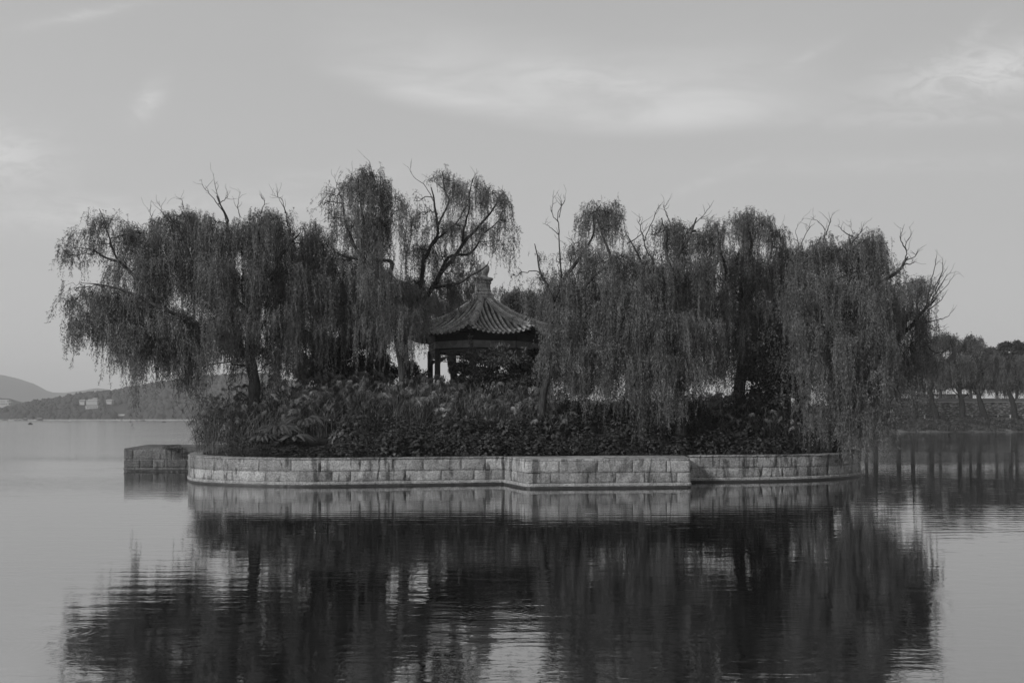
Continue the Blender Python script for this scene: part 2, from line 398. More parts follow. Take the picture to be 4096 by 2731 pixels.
def far_building(name, label, Y, blocks, roofs, darks, cat='building', group=None, dep=7):
    x = np.mean([b[0] for b in blocks]); root = empty(name, P(x, blocks[0][3], Y + 3)); tag(root, label, cat, group)
    a = MB()
    for b in blocks: block(a, *b, Y, dep)
    # down to the slope behind the crowns
    a.build('wall', M['white'], root)
    if roofs:
        r = MB()
        for b in roofs: hip(r, *b, Y - .3, dep)
        r.build('roof', M['roof_far'], root)
    if darks:
        for b in darks:
            d = MB(); block(d, *b, Y - .12, .1); d.build('window', M['shade'], root)
    return root
FB = 1232
far_building('palace_hall', 'large pale two storey hall with a broad roof on the wooded hill', FB,
             [(342, 1621, 394, 1640), (345, 1601, 389, 1620.2)], [(343, 1596, 391, 1601.2)],
             [(343, 1619.6, 391, 1622.2), (338, 1626, 341, 1630)] + [(348 + 6 * i, 1626, 351 + 6 * i, 1631) for i in range(7)])
far_building('hill_pavilion', 'small pale pavilion just above the roof of the big hall', FB + 40, [(371, 1594, 384, 1600)], [(368, 1590.5, 387, 1594.3)], [(374, 1596, 376, 1600), (379, 1596, 381, 1600)])
far_building('side_hall', 'low pale side hall left of the big hall on the hill', FB, [(316, 1601, 338, 1610), (318, 1610, 337, 1619)], [(314, 1597.5, 340, 1601.3)], [(318 + 4 * i, 1603.5, 320 + 4 * i, 1606) for i in range(5)])
far_building('side_hall', 'pale side hall right of the big hall, half hidden by trees', FB, [(424, 1600, 447, 1608), (426, 1608, 446, 1616)], [(421, 1596.5, 449, 1600.3)], [(427 + 4 * i, 1602.5, 429 + 4 * i, 1605) for i in range(5)])
far_building('lakeside_hall', 'long low hall with a grey roof at the foot of the hill', 1180, [(468, 1666, 506, 1677)], [(460, 1656, 511, 1666.4)], [(470 + 5 * i, 1668, 473 + 5 * i, 1677) for i in range(7)])
far_building('hill_tower', 'small two tier tower above the long low hall by the shore', 1215, [(491, 1653, 500, 1666), (493, 1644, 503, 1652)], [(487, 1649.5, 505, 1653.2), (487, 1636, 508, 1644.3)], [(494, 1655, 496, 1660)])
far_building('tiered_hotel', 'pale flat roofed block with long horizontal balconies at the picture edge', 1480,
             [(-70, 1598, 36, 1603), (-70, 1607, 43, 1611), (-60, 1611.1, 34, 1620.5), (-70, 1620.6, 41, 1622.5), (-60, 1626, 38, 1630), (-60, 1622.6, 30, 1625.9), (-58, 1603.1, 28, 1606.9), (-58, 1630.1, 34, 1652)], None,
             [(-58 + 9 * i, 1613, -53 + 9 * i, 1618) for i in range(10)] + [(-58 + 9 * i, 1604, -53 + 9 * i, 1606.5) for i in range(9)])
mb = MB()
# boats
M['hull_dark'] = plain('dark_hull', .07, .5, .2, 2); M['hull_white'] = plain('white_hull', .6, .5, .1, 2); M['canopy'] = plain('canopy_cloth', .35, .7, .1, 2)
def boat(label, px, Y, L, hgt, hull, roof, cab=True, rz=0.0, group=None):
    c = np.array(((px - 2048) / F * Y, Y, 0.0)); r = empty('boat', c); tag(r, label, 'boat', group)
    ca, sa = math.cos(rz), math.sin(rz)
    h = MB(); n = 9; G = np.zeros((n, 7, 3))
    for i in range(n):
        t = i / (n - 1) * 2 - 1; wd = L * .2 * math.sqrt(max(1 - abs(t) ** 2.6, .002)); sh = hgt * (.26 + .1 * t * t)
        for j, (a, b) in enumerate(((-.9, 1), (-1, 1), (-.8, .2), (0, -.1), (.8, .2), (1, 1), (.9, 1))):
            x, y, z = t * L / 2, a * wd, (sh if b == 1 else sh * b); G[i, j] = (c[0] + x * ca - y * sa, c[1] + x * sa + y * ca, z)
    h.grid(G); h.box((c[0], c[1], hgt * .16), (L * .4, L * .13, .02), rz); h.build('hull', hull, r)
    if cab:
        k = MB(); k.box((c[0], c[1], hgt * .45), (L * .24, L * .12, hgt * .17), rz); k.build('cabin', M['hull_dark'], r)
    k = MB()
    for sx in (-1, 1):
        for sy in (-1, 1):
            x, y = sx * L * .3, sy * L * .13
            f = MB(); f.box((c[0] + x * ca - y * sa, c[1] + x * sa + y * ca, hgt * .58), (L * .012, L * .012, hgt * .36), rz); f.build('post', M['hull_dark'], r)
    k.box((c[0], c[1], hgt * .95), (L * .36, L * .17, hgt * .06), rz, .8); k.build('canopy', roof, r)
    return r
boat('small dark canopied boat nearest to us on the open lake', 121, 450, 1.9, 1.35, M['hull_dark'], M['canopy'], True, .4)
boat('small canopied boat right of the hanging willow tip on the far water', 655, 660, 2.7, 1.3, M['hull_dark'], M['canopy'])
boat('longer dark canopied boat off the far embankment', 572, 935, 5.2, 2.0, M['hull_dark'], M['hull_dark'])
boat('tiny low boat left of the willow tip by the far embankment', 486, 1000, 2.8, 1.0, M['hull_dark'], M['hull_dark'])
boat('tiny boat between two larger boats near the far embankment', 616, 1000, 2.6, 1.0, M['hull_dark'], M['canopy'], False)
boat('tiny white boat alone off the far embankment', 279, 1010, 2.8, 1.0, M['hull_white'], M['hull_white'], False)
boat('left one of two white roofed boats moored at the far shore', 62, 1095, 4.0, 2.0, M['hull_dark'], M['hull_white'])
boat('right one of two white roofed boats moored at the far shore', 79, 1095, 4.2, 2.0, M['hull_dark'], M['hull_white'])
boat('house boat with a pale roof moored right of the two white roofed boats', 101, 1090, 5.6, 3.0, M['hull_dark'], M['canopy'])
boat('big house boat with pale roof and dark cabin, rightmost at the far moorings', 159, 1080, 7.0, 3.1, M['hull_dark'], M['canopy'])
boat('low dark boat moored at the far shore beside the picture edge', 20, 1100, 7.0, 1.6, M['hull_dark'], M['hull_dark'])

# ---------------------------------------------------------------- island outline, ground
O = np.array([(-16.35, 53.3), (-15.75, 49.6), (-15.15, 46.9), (-14.6, 45.1), (-13.5, 43.3), (-11.3, 42.0), (-8.8, 41.35), (-6.3, 41.7), (-3.9, 42.2), (-.33, 43.0), (3.8, 43.6), (7.87, 44.2), (10.6, 44.6),
              (13.4, 45.5), (15.2, 46.7), (16.6, 48.3), (17.5, 50.0), (18.1, 52.5), (18.2, 56), (17.8, 61), (16, 67), (12, 72), (5, 75), (-3, 75), (-9, 73), (-13.5, 68), (-16, 62), (-16.6, 57.5)])
CN = np.array((0.6, 58.0))
def dense(pts, k=10, closed=True):
    q = np.asarray(pts, float); m = len(q); out = []
    for i in range(m if closed else m - 1):
        a, b, c, d = q[(i - 1) % m], q[i], q[(i + 1) % m], q[(i + 2) % m]
        for f in np.arange(k) / k: out.append(.5 * ((2 * b) + (c - a) * f + (2 * a - 5 * b + 4 * c - d) * f * f + (3 * b - a - 3 * c + d) * f ** 3))
    return np.array(out)
OD = dense(O, 10)
ang = np.arctan2(OD[:, 1] - CN[1], OD[:, 0] - CN[0]); rad = np.linalg.norm(OD - CN, axis=1); od = np.argsort(ang)
AS, RS = ang[od], rad[od]
def edge_r(th): return np.interp(th, AS, RS, period=2 * PI)
def ground_z(x, y):
    d = np.hypot(x - CN[0], y - CN[1]); s = edge_r(np.arctan2(y - CN[1], x - CN[0])) - d
    t = np.clip((s - .5) / 8.0, 0, 1); t = t * t * (3 - 2 * t)
    return 1.16 + 1.75 * t
mb = MB(); th = np.linspace(-PI, PI, 181); fr = np.array([0.001, .2, .4, .55, .68, .78, .86, .92, .96, .985, 1.0])
G = np.zeros((len(fr), len(th), 3))
for i, f in enumerate(fr):
    r = (edge_r(th) - .45) * f
    G[i, :, 0] = CN[0] + r * np.cos(th); G[i, :, 1] = CN[1] + r * np.sin(th)
G[..., 2] = ground_z(G[..., 0], G[..., 1]) + vnoise(G[..., 0] * 1.3 + G[..., 1] * .9, 6, 3) * .02
mb.grid(G[:, ::-1]); tag(mb.build('island_ground', M['soil'], smooth=True), kind='structure')

# ---------------------------------------------------------------- masonry
class Path:
    def __init__(s, pts):
        s.p = np.asarray(pts, float); s.s = np.concatenate([[0], np.cumsum(np.linalg.norm(np.diff(s.p, axis=0), axis=1))]); s.L = s.s[-1]
    def at(s, t):
        x = np.interp(t, s.s, s.p[:, 0]); y = np.interp(t, s.s, s.p[:, 1])
        e = .12; a = np.stack([np.interp(t - e, s.s, s.p[:, 0]), np.interp(t - e, s.s, s.p[:, 1])], -1); b = np.stack([np.interp(t + e, s.s, s.p[:, 0]), np.interp(t + e, s.s, s.p[:, 1])], -1)
        d = nrm(b - a); return np.stack([x, y], -1), np.stack([d[..., 1], -d[..., 0]], -1)    # outward normal for counter-clockwise outlines
    def from_px(s, px):                                        # arc length where the sight line of a picture column meets the path
        k = s.p[:, 0] / s.p[:, 1] - (px - 2048) / F
        i = np.where((k[:-1] <= 0) & (k[1:] > 0))[0]
        if len(i) == 0: return None
        i = i[-1]; f = -k[i] / (k[i + 1] - k[i]); return s.s[i] + f * (s.s[i + 1] - s.s[i])
def course(mb, path, joints, z0, z1, rng, proud=.022, gap=.011):
    for a, b in zip(joints[:-1], joints[1:]):
        if b - a < .08: continue
        a, b = a + gap, b - gap; za, zb = z0 + gap * rng.uniform(.6, 1.3), z1 - gap * rng.uniform(.6, 1.3)
        nu = max(3, int((b - a) / .09)); nv = max(3, int((zb - za) / .09))
        e = min(.03, (b - a) * .2)
        us = np.concatenate([[a, a + e * .25], np.linspace(a + e, b - e, nu), [b - e * .25, b]])
        vs = np.concatenate([[za, za + e * .25], np.linspace(za + e, zb - e, nv), [zb - e * .25, zb]])
        lu = np.ones(len(us)); lu[[0, -1]] = 0; lu[[1, -2]] = .6
        lv = np.ones(len(vs)); lv[[0, -1]] = 0; lv[[1, -2]] = .6
        base = proud * rng.uniform(.75, 1.25)
        off = np.minimum(lu[None], lv[:, None]) * (base + .03)
        off = off + (off > .01) * rng.normal(size=off.shape) * .007 - .03
        xy, nn = path.at(us)
        G = np.zeros((len(vs), len(us), 3)); jv = vs[:, None] + (rng.normal(size=off.shape) * .004) * (lv[:, None] > 0) + lv[:, None] * 0
        G[..., :2] = xy[None] + nn[None] * off[..., None]; G[..., 2] = jv
        mb.grid(G)
def strip(mb, path, prof, step=.25, noise=0.0, rng=None, s0=0.0, s1=None):    # profile (offset outward, z) swept along the path
    s1 = path.L if s1 is None else s1; n = max(2, int((s1 - s0) / step)); us = np.linspace(s0, s1, n)
    xy, nn = path.at(us); G = np.zeros((len(prof), n, 3))
    for i, (o, z) in enumerate(prof):
        jit = (rng.normal(size=n) * noise if rng is not None and noise and 0 < i < len(prof) - 1 else 0)
        G[i, :, :2] = xy + nn * (np.broadcast_to(o + jit, (n,)))[:, None]; G[i, :, 2] = z + (jit * .6)
    mb.grid(G)
def fill_joints(known, L, rng, lo=.75, hi=1.5):
    k = sorted(j for j in known if j is not None); out = [0.0]
    while k and out[-1] < k[0] - hi: out.append(out[-1] + rng.uniform(lo, hi))
    if k and k[0] - out[-1] < .3 and len(out) > 1: out.pop()
    out += k
    while out[-1] < L - hi: out.append(out[-1] + rng.uniform(lo, hi))
    if L - out[-1] < .3: out[-1] = L
    else: out.append(L)
    return out
ZT, ZM, ZF = 1.20, .635, .20
def masonry(name, label, pts, top_j, bot_j, seed, blockm='stone', cat='retaining wall', zt=ZT, coping=True):
    rng = np.random.default_rng(seed); path = Path(pts); c = path.p.mean(0)
    root = empty(name, (c[0], c[1], 0)); tag(root, label, cat)
    tj = fill_joints([path.from_px(p) for p in top_j], path.L, rng); bj = fill_joints([path.from_px(p) for p in bot_j], path.L, rng)
    b = MB(); course(b, path, tj, ZM, zt - .075, rng); course(b, path, bj, ZF, ZM, rng); b.build('stonework', M[blockm], root, smooth=True)
    m = MB(); strip(m, path, [(-.6, -.9), (.004, -.9), (.004, zt - .07), (-.5, zt - .07)], .4); m.build('backing', M['mortar'], root)
    f = MB(); strip(f, path, [(0.0, .08), (.05, .075), (.075, .10), (.072, .17), (.045, ZF + .01), (0, ZF + .012)], .12, .014, rng); f.build('footing', M['footing'] if blockm == 'stone' else M[blockm], root, smooth=True)
    w_ = MB(); strip(w_, path, [(.012, -.7), (.03, -.3), (.05, .02), (.046, .078), (.0, .085)], .15, .006, rng); w_.build('waterline_band', M['wet'], root)
    if coping:
        k = MB(); j = [0.0]
        while j[-1] < path.L - 1.6: j.append(j[-1] + rng.uniform(1.1, 2.0))
        j.append(path.L)
        for a, d in zip(j[:-1], j[1:]):
            us = np.linspace(a + .006, d - .006, max(3, int((d - a) / .2))); xy, nn = path.at(us); hj = rng.uniform(-.006, .006)
            prof = [(-.03, zt - .075), (.03, zt - .072), (.044, zt - .06), (.044, zt - .018), (.03, zt + hj * .3), (-.58, zt + .01 + hj), (-.60, zt - .05)]
            G = np.zeros((len(prof), len(us), 3))
            for i, (o, z) in enumerate(prof): G[i, :, :2] = xy + nn * (o + rng.normal(size=len(us)) * .009)[:, None]; G[i, :, 2] = z
            k.grid(G)
            for e in (0, -1): k.add(G[:, e], np.arange(len(prof))[None])
        k.build('coping', M['coping'] if blockm == 'stone' else M[blockm], root)
    return root, path
iL = int(np.argmin(np.linalg.norm(OD - np.array((-.33, 43.0)), axis=1))); iR = int(np.argmin(np.linalg.norm(OD - np.array((7.87, 44.2)), axis=1)))
i0 = int(np.argmin(np.linalg.norm(OD - np.array((-16.35, 53.3)), axis=1)))
masonry('curved_wall', 'curved wall of pale granite blocks left of the square landing', OD[i0:iL + 1],
        (776, 826, 906, 1038, 1166, 1282, 1441, 1483, 1573, 1693, 1845), (782, 848, 932, 1063, 1202, 1329, 1403, 1513, 1623, 1766, 1897, 1967), 1)
masonry('curved_wall', 'curved wall of granite blocks right of the square landing, under the willow curtain', OD[iR:iR + 95],
        (2790, 2879, 2977, 3105, 3168, 3249, 3335, 3415), (2869, 3045, 3131, 3193, 3312, 3380, 3424), 2)
masonry('curved_wall', 'far side wall of the island out of sight from the water in front', np.concatenate([OD[iR + 94:], OD[:1]]), (), (), 3)
# the square landing in front
A0, A1, A2, A3 = np.array((.61, 40.15)), np.array((7.32, 41.0)), np.array((7.62, 44.4)), np.array((-.36, 43.1))
def corner_path(segs, r=.05):
    out = []
    for i, p in enumerate(segs):
        if i in (0, len(segs) - 1): out.append(p); continue
        a = nrm(segs[i - 1] - p); b = nrm(segs[i + 1] - p); out += [p + a * r * 2, p + a * r * .5 + b * r * .5, p + b * r * 2]
    return np.array(out)
def landing(name, label, corners, tj, bj, seed, blockm, top_mat, zt=ZT):
    rng = np.random.default_rng(seed); cc = np.mean(corners, 0)
    root = empty(name, (cc[0], cc[1], 0)); tag(root, label, 'stone landing')
    b = MB(); bk = MB(); f = MB(); wt = MB()
    for i, (p, q) in enumerate(zip(corners[:-1], corners[1:])):
        path = Path([p, q]); t_, b_ = tj[i], bj[i]
        tl = fill_joints([path.from_px(x) for x in t_], path.L, rng, .5, 1.3); bl = fill_joints([path.from_px(x) for x in b_], path.L, rng, .5, 1.3)
        course(b, path, tl, ZM, zt - .075, rng, .03); course(b, path, bl, ZF, ZM, rng, .03)
    path = Path(corner_path(corners))
    strip(bk, path, [(-.6, -.9), (.002, -.9), (.002, zt - .07)], .4)
    strip(f, path, [(0.0, .08), (.06, .075), (.085, .10), (.08, .17), (.05, ZF + .01), (0, ZF + .012)], .12, .009, rng)
    strip(wt, path, [(.012, -.7), (.03, -.3), (.055, .02), (.05, .078), (.0, .085)], .15, .007, rng)
    b.build('stonework', M[blockm], root, smooth=True); bk.build('backing', M['mortar'], root); f.build('footing', M['footing'] if blockm == 'stone' else M[blockm], root, smooth=True); wt.build('waterline_band', M['wet'], root)
    # paved top in slabs
    k = MB(); c = [np.array(x) for x in corners]; grow = 1.008
    c = [cc + (x - cc) * grow for x in c]; nx, ny = 6, 2
    def bil(u_, v_): return (c[1] * (1 - u_) + c[2] * u_) * (1 - v_) + (c[0] * (1 - u_) + c[3] * u_) * v_
    us = np.linspace(0, 1, nx + 1); vs = [0, .36, 1.0]
    for i in range(nx):
        for j in range(2):
            g = .0015; q = [bil(us[i] + g, vs[j] + g * 2), bil(us[i + 1] - g, vs[j] + g * 2), bil(us[i + 1] - g, vs[j + 1] - g * 2), bil(us[i] + g, vs[j + 1] - g * 2)]
            zz = zt + rng.uniform(-.004, .004)
            lo = [(x[0], x[1], zt - .072) for x in q]; mi = [(x[0], x[1], zz - .012) for x in q]; m_ = np.mean(q, 0); hi = [tuple(x + (m_ - x) * .012) + (zz,) for x in q]
            k.add(lo + mi + hi, np.array([(0, 1, 5, 4), (1, 2, 6, 5), (2, 3, 7, 6), (3, 0, 4, 7), (4, 5, 9, 8), (5, 6, 10, 9), (6, 7, 11, 10), (7, 4, 8, 11), (8, 9, 10, 11)]))
    k.build('paving', M[top_mat], root)
    return root
landing('stone_landing', 'square landing of pale granite blocks jutting out from the middle of the wall', [A3, A0, A1, A2],
        [(2040, 2091), (2235, 2387, 2527, 2665), ()], [(2042, 2070), (2202, 2350, 2459, 2576, 2708), ()], 11, 'stone', 'coping')
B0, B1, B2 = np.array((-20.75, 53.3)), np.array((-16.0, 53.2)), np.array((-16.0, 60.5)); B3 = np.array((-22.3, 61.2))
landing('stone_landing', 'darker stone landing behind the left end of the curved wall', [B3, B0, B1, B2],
        [(), (534, 690), ()], [(), (660,), ()], 12, 'stone_shaded', 'stone_shaded', 1.24)
# iron mooring ring on the right wall
rr = P(3433, 1842, 49.2); mb = MB(); th = np.linspace(0, 2 * PI, 13)
mb.tube([(rr[0] + .09 * math.sin(a), rr[1] - .08, rr[2] + .05 * math.cos(a)) for a in th], .014, 6, False); mb.box((rr[0], rr[1], rr[2] + .06), (.03, .12, .025))
tag(mb.build('mooring_ring', M['wood_dark']), 'rusty mooring ring near the right end of the granite wall', 'mooring ring')

# ---------------------------------------------------------------- pavilion
PC = np.array(((1109 - 1176) / 2287 * 57, 57.0)); PH = math.radians(-8)
def pol(r, a): return np.array((PC[0] + r * math.sin(a), PC[1] - r * math.cos(a)))
pav = empty('pavilion', (PC[0], PC[1], 2.6)); tag(pav, 'eight sided garden pavilion with curved tiled roof and tall finial among the willows', 'pavilion')
mb = MB(); mb.lathe((PC[0], PC[1]), [(4.1, 2.3), (4.1, 3.05), (3.95, 3.1), (.2, 3.1)], 8, -PI / 2 + PH + PI / 8 * 0, True); mb.build('base_platform', M['coping'], pav)
VA = [PH + k * PI / 4 for k in range(8)]
Rc = 3.08
for a in VA:
    x, y = pol(Rc, a); mb = MB(); mb.lathe((x, y), [(.2, 3.1), (.21, 3.2), (.17, 3.28), (.155, 6.7)], 14)
    c = mb.build('column', M['column'], pav, smooth=True)
def ring_beam(R, z0, z1, wd, m, name):
    mb = MB()
    for k in range(8):
        p, q = pol(R, VA[k]), pol(R, VA[(k + 1) % 8]); d = nrm(q - p); n_ = np.array((d[1], -d[0]))
        for s_ in (1,):
            a, b, c, e = p + n_ * wd * .5, q + n_ * wd * .5, q - n_ * wd * .5, p - n_ * wd * .5
            V = [(*t_, z0) for t_ in (a, b, c, e)] + [(*t_, z1) for t_ in (a, b, c, e)]
            mb.add(V, np.array([(0, 3, 2, 1), (4, 5, 6, 7), (0, 1, 5, 4), (2, 3, 7, 6)]))
    return mb.build(name, m, pav)
bm_ = ring_beam(Rc, 6.70, 7.08, .2, M['paint'], 'painted_beam')
ring_beam(Rc + .02, 7.085, 7.5, .26, M['wood_dark'], 'upper_beam')
ring_beam(Rc, 6.60, 6.697, .1, M['wood_dark'], 'lintel_rail')
mb = MB()
for k in range(8):                                              # painted arcs and panel lines on each beam face
    p, q = pol(Rc + .115, VA[k]), pol(Rc + .115, VA[(k + 1) % 8]); d = nrm(q - p)
    n_ = np.array((d[1], -d[0])); mid = (p + q) / 2
    for sgn in (0,):
        for rr_ in (.30, .26):
            pts = [(*(mid + n_ * .01 + d * rr_ * math.cos(t_)), 7.07 + rr_ * math.sin(t_) * 1.05) for t_ in np.linspace(PI, 2 * PI, 13)]
            mb.tube(pts, .012, 4)
    for uu in (.30, .34, .66, .70):
        b0 = p + (q - p) * uu; mb.tube([(*(b0 + n_ * .01), 6.72), (*(b0 + n_ * .01), 7.06)], .008, 4)
mb.build('beam_ornament', M['motif'], bm_)
for k in range(8):                                              # hanging lattice
    p, q = pol(Rc, VA[k]), pol(Rc, VA[(k + 1) % 8]); d = nrm(q - p); Ls = np.linalg.norm(q - p); p = p + d * .17; Ls -= .34
    mb = MB(); rz = math.atan2(d[1], d[0])
    def bar(u0, u1, z0, z1, t=.014, dp=.02):
        c_ = p + d * (u0 + u1) / 2 * Ls; mb.box((c_[0], c_[1], (z0 + z1) / 2), (max((u1 - u0) / 2 * Ls, t), dp, max((z1 - z0) / 2, t)), rz)
    bar(0, 1, 6.57, 6.59, .02, .03); bar(0, 1, 6.17, 6.19, .022, .03); bar(0, .002, 5.85, 6.59, .02, .03); bar(.998, 1, 5.85, 6.59, .02, .03)
    for z in (6.27, 6.36, 6.45, 6.52): 
        for j in range(6):
            if (j + int(z * 100)) % 3: bar(j / 6, (j + 1) / 6, z, z + .001)
    for j in range(1, 18):
        z0 = (6.19, 6.27, 6.36)[j % 3]; bar(j / 18, j / 18 + .001, z0, z0 + (.18 if j % 2 else .25))
    for s_ in (0, 1):                                            # carved corner brackets
        for i in range(5):
            u0 = .02 + i * .035; u_a = u0 if s_ == 0 else 1 - u0 - .03
            bar(u_a, u_a + .03, 6.16 - .22 * (1 - i / 5), 6.165, .008)
    mb.build('lattice_panel', M['lattice'], pav)
# roof surfaces
rr0 = np.array([.45, 1.65, 2.67, 3.66, 4.25, 4.6]); zr = np.array([9.58, 8.72, 8.22, 7.92, 7.82, 7.80])
aa0 = np.array([.42, 1.5, 2.5, 3.4, 4.0, 4.27]); zm = np.array([9.55, 8.62, 8.05, 7.66, 7.49, 7.43])
from numpy import interp
def cub(x, xs, ys):                                              # smooth through the listed heights
    c = np.polyfit(xs, ys, 4); return np.polyval(c, x)
AP = math.cos(PI / 8); TN = math.tan(PI / 8)
def surf(k, a, uu):
    """point on roof side k: a = distance from the axis along the side's middle, uu = sideways"""
    mid = VA[k] + PI / 8; q = np.abs(uu) / np.maximum(a * TN, 1e-6)
    z = cub(a, aa0, zm) * (1 - q ** 2.4) + cub(a / AP, rr0, zr) * q ** 2.4
    x = PC[0] + a * math.sin(mid) + uu * math.cos(mid); y = PC[1] - a * math.cos(mid) + uu * math.sin(mid)
    return np.stack([x, y, z], -1)
roof = None
mb = MB(); so_ = MB(); tl = MB(); dr = MB()
AE = 4.27
for k in range(8):
    a = np.linspace(.42, AE, 16)[:, None]; q = np.linspace(-1, 1, 17)[None]
    G = surf(k, a + 0 * q, q * a * TN); mb.grid(G[:, ::-1])
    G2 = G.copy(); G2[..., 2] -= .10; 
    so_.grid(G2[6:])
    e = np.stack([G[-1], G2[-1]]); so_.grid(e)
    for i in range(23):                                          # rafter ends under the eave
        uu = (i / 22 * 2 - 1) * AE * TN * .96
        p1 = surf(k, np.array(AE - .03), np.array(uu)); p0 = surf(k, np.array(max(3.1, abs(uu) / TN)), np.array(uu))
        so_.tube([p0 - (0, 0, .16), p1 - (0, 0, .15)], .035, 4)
    nt = 13; sp_ = 2 * AE * TN / nt
    for i in range(nt):
        uu = (i - (nt - 1) / 2) * sp_
        a0 = max(abs(uu) / TN + .12, .50); n = max(4, int((AE + .03 - a0) / .24))
        av = np.linspace(a0, AE + .04, n); pts = surf(k, av, np.full(n, uu)); pts[:, 2] += .035
        tl.tube(pts, .078, 8, True)
        for j in range(1, n):                                    # overlap joints of the cover tiles
            t_ = (pts[j] + (pts[j - 1] - pts[j]) * .02); tl.tube([t_, t_ + (pts[j - 1] - pts[j]) * .12], .084, 8, True)
        # drip tile between the round ends
        uu2 = uu + sp_ / 2
        if abs(uu2) < AE * TN - .02:
            c_ = surf(k, np.array(AE + .05), np.array(uu2)); mid = VA[k] + PI / 8; sd = np.array((math.cos(mid), math.sin(mid), 0)); ou = np.array((math.sin(mid), -math.cos(mid), 0))
            th = np.linspace(0, PI, 9); arc = [c_ + sd * .085 * math.cos(t_) - np.array((0, 0, .115 * math.sin(t_) - .015)) + ou * .02 * math.sin(t_) for t_ in th]
            arc2 = [x - ou * .02 for x in arc]; dr.add(arc + arc2, [np.arange(9)[None, ::-1], (np.arange(9) + 9)[None]] + [np.array([(i_, i_ + 1, i_ + 10, i_ + 9) for i_ in range(8)])])
roof = mb.build('roof', M['pan'], pav, smooth=True)
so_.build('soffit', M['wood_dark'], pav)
tl.build('roof_tiles', M['tile'], roof, smooth=True); dr.build('drip_tiles', M['tile'], roof)
for k in range(8):
    mb = MB(); r = np.linspace(.45, 4.42, 22); z = cub(r, rr0, zr)
    ctr = np.array([(*pol(x, VA[k]), zz) for x, zz in zip(r, z)]); sd = np.array((math.cos(VA[k]), math.sin(VA[k]), 0))
    hh = np.interp(r, [.45, 3.2, 3.9, 4.42], [.30, .34, .30, .16])
    prof = [(-.17, -.05), (-.17, .25), (-.13, .3), (-.13, .5), (-.16, .53), (-.16, .66), (-.10, .72), (-.10, .88), (0, 1.02), (.10, .88), (.10, .72), (.16, .66), (.16, .53), (.13, .5), (.13, .3), (.17, .25), (.17, -.05)]
    G = np.stack([ctr + sd * o + np.stack([0 * hh, 0 * hh, hh * zz], -1) for o, zz in prof]); mb.grid(G)
    for e in (0, -1): mb.add(G[:, e], np.arange(len(prof))[None] if e else np.arange(len(prof))[None, ::-1])
    # upturned beast ornament near the end
    for rp, s_ in ((3.95, 1.0), (4.2, .6), (4.36, .5)):
        c_ = np.array((*pol(rp, VA[k]), float(cub(rp, rr0, zr)) + np.interp(rp, r, hh))); fw = np.array((math.sin(VA[k]), -math.cos(VA[k]), 0))
        mb.tube([c_ - fw * .1 * s_, c_ + np.array((0, 0, .10 * s_)), c_ + fw * .09 * s_ + np.array((0, 0, .2 * s_)), c_ + fw * .17 * s_ + np.array((0, 0, .17 * s_))], [.08 * s_, .09 * s_, .06 * s_, .02], 7)
    mb.build('hip_ridge', M['ridge'], roof, smooth=False)
    mb = MB(); e = pol(4.25, VA[k]); i_ = pol(3.2, VA[k]); mb.tube([(*i_, 7.45), (*e, 7.66)], .10, 4); mb.build('hip_beam', M['wood_dark'], pav)
    mb = MB(); c_ = (*pol(4.33, VA[k]), 7.665); mb.tube([c_, (*pol(4.47, VA[k]), 7.70)], [.115, .10], 8); mb.build('hip_beam_cap', M['motif'], pav)
mb = MB()
mb.lathe((PC[0], PC[1]), [(.62, 9.62), (.66, 9.75), (.60, 9.84), (.64, 9.90), (.55, 10.0), (.47, 10.05), (.50, 10.10), (.50, 10.15), (.45, 10.2), (.44, 10.5), (.49, 10.54), (.50, 10.6), (.46, 10.63), (.52, 10.68), (.60, 10.74), (.60, 10.84), (.54, 10.87), (.30, 10.88)], 8, -PI / 2 + PH)
mb.lathe((PC[0], PC[1]), [(.30, 10.86), (.33, 10.92), (.27, 10.98), (.30, 11.08), (.36, 11.24), (.385, 11.38), (.37, 11.5), (.33, 11.58), (.20, 11.63), (.12, 11.66), (.10, 11.74), (.03, 11.8)], 20)
mb.build('finial', M['ridge'], roof, smooth=False)

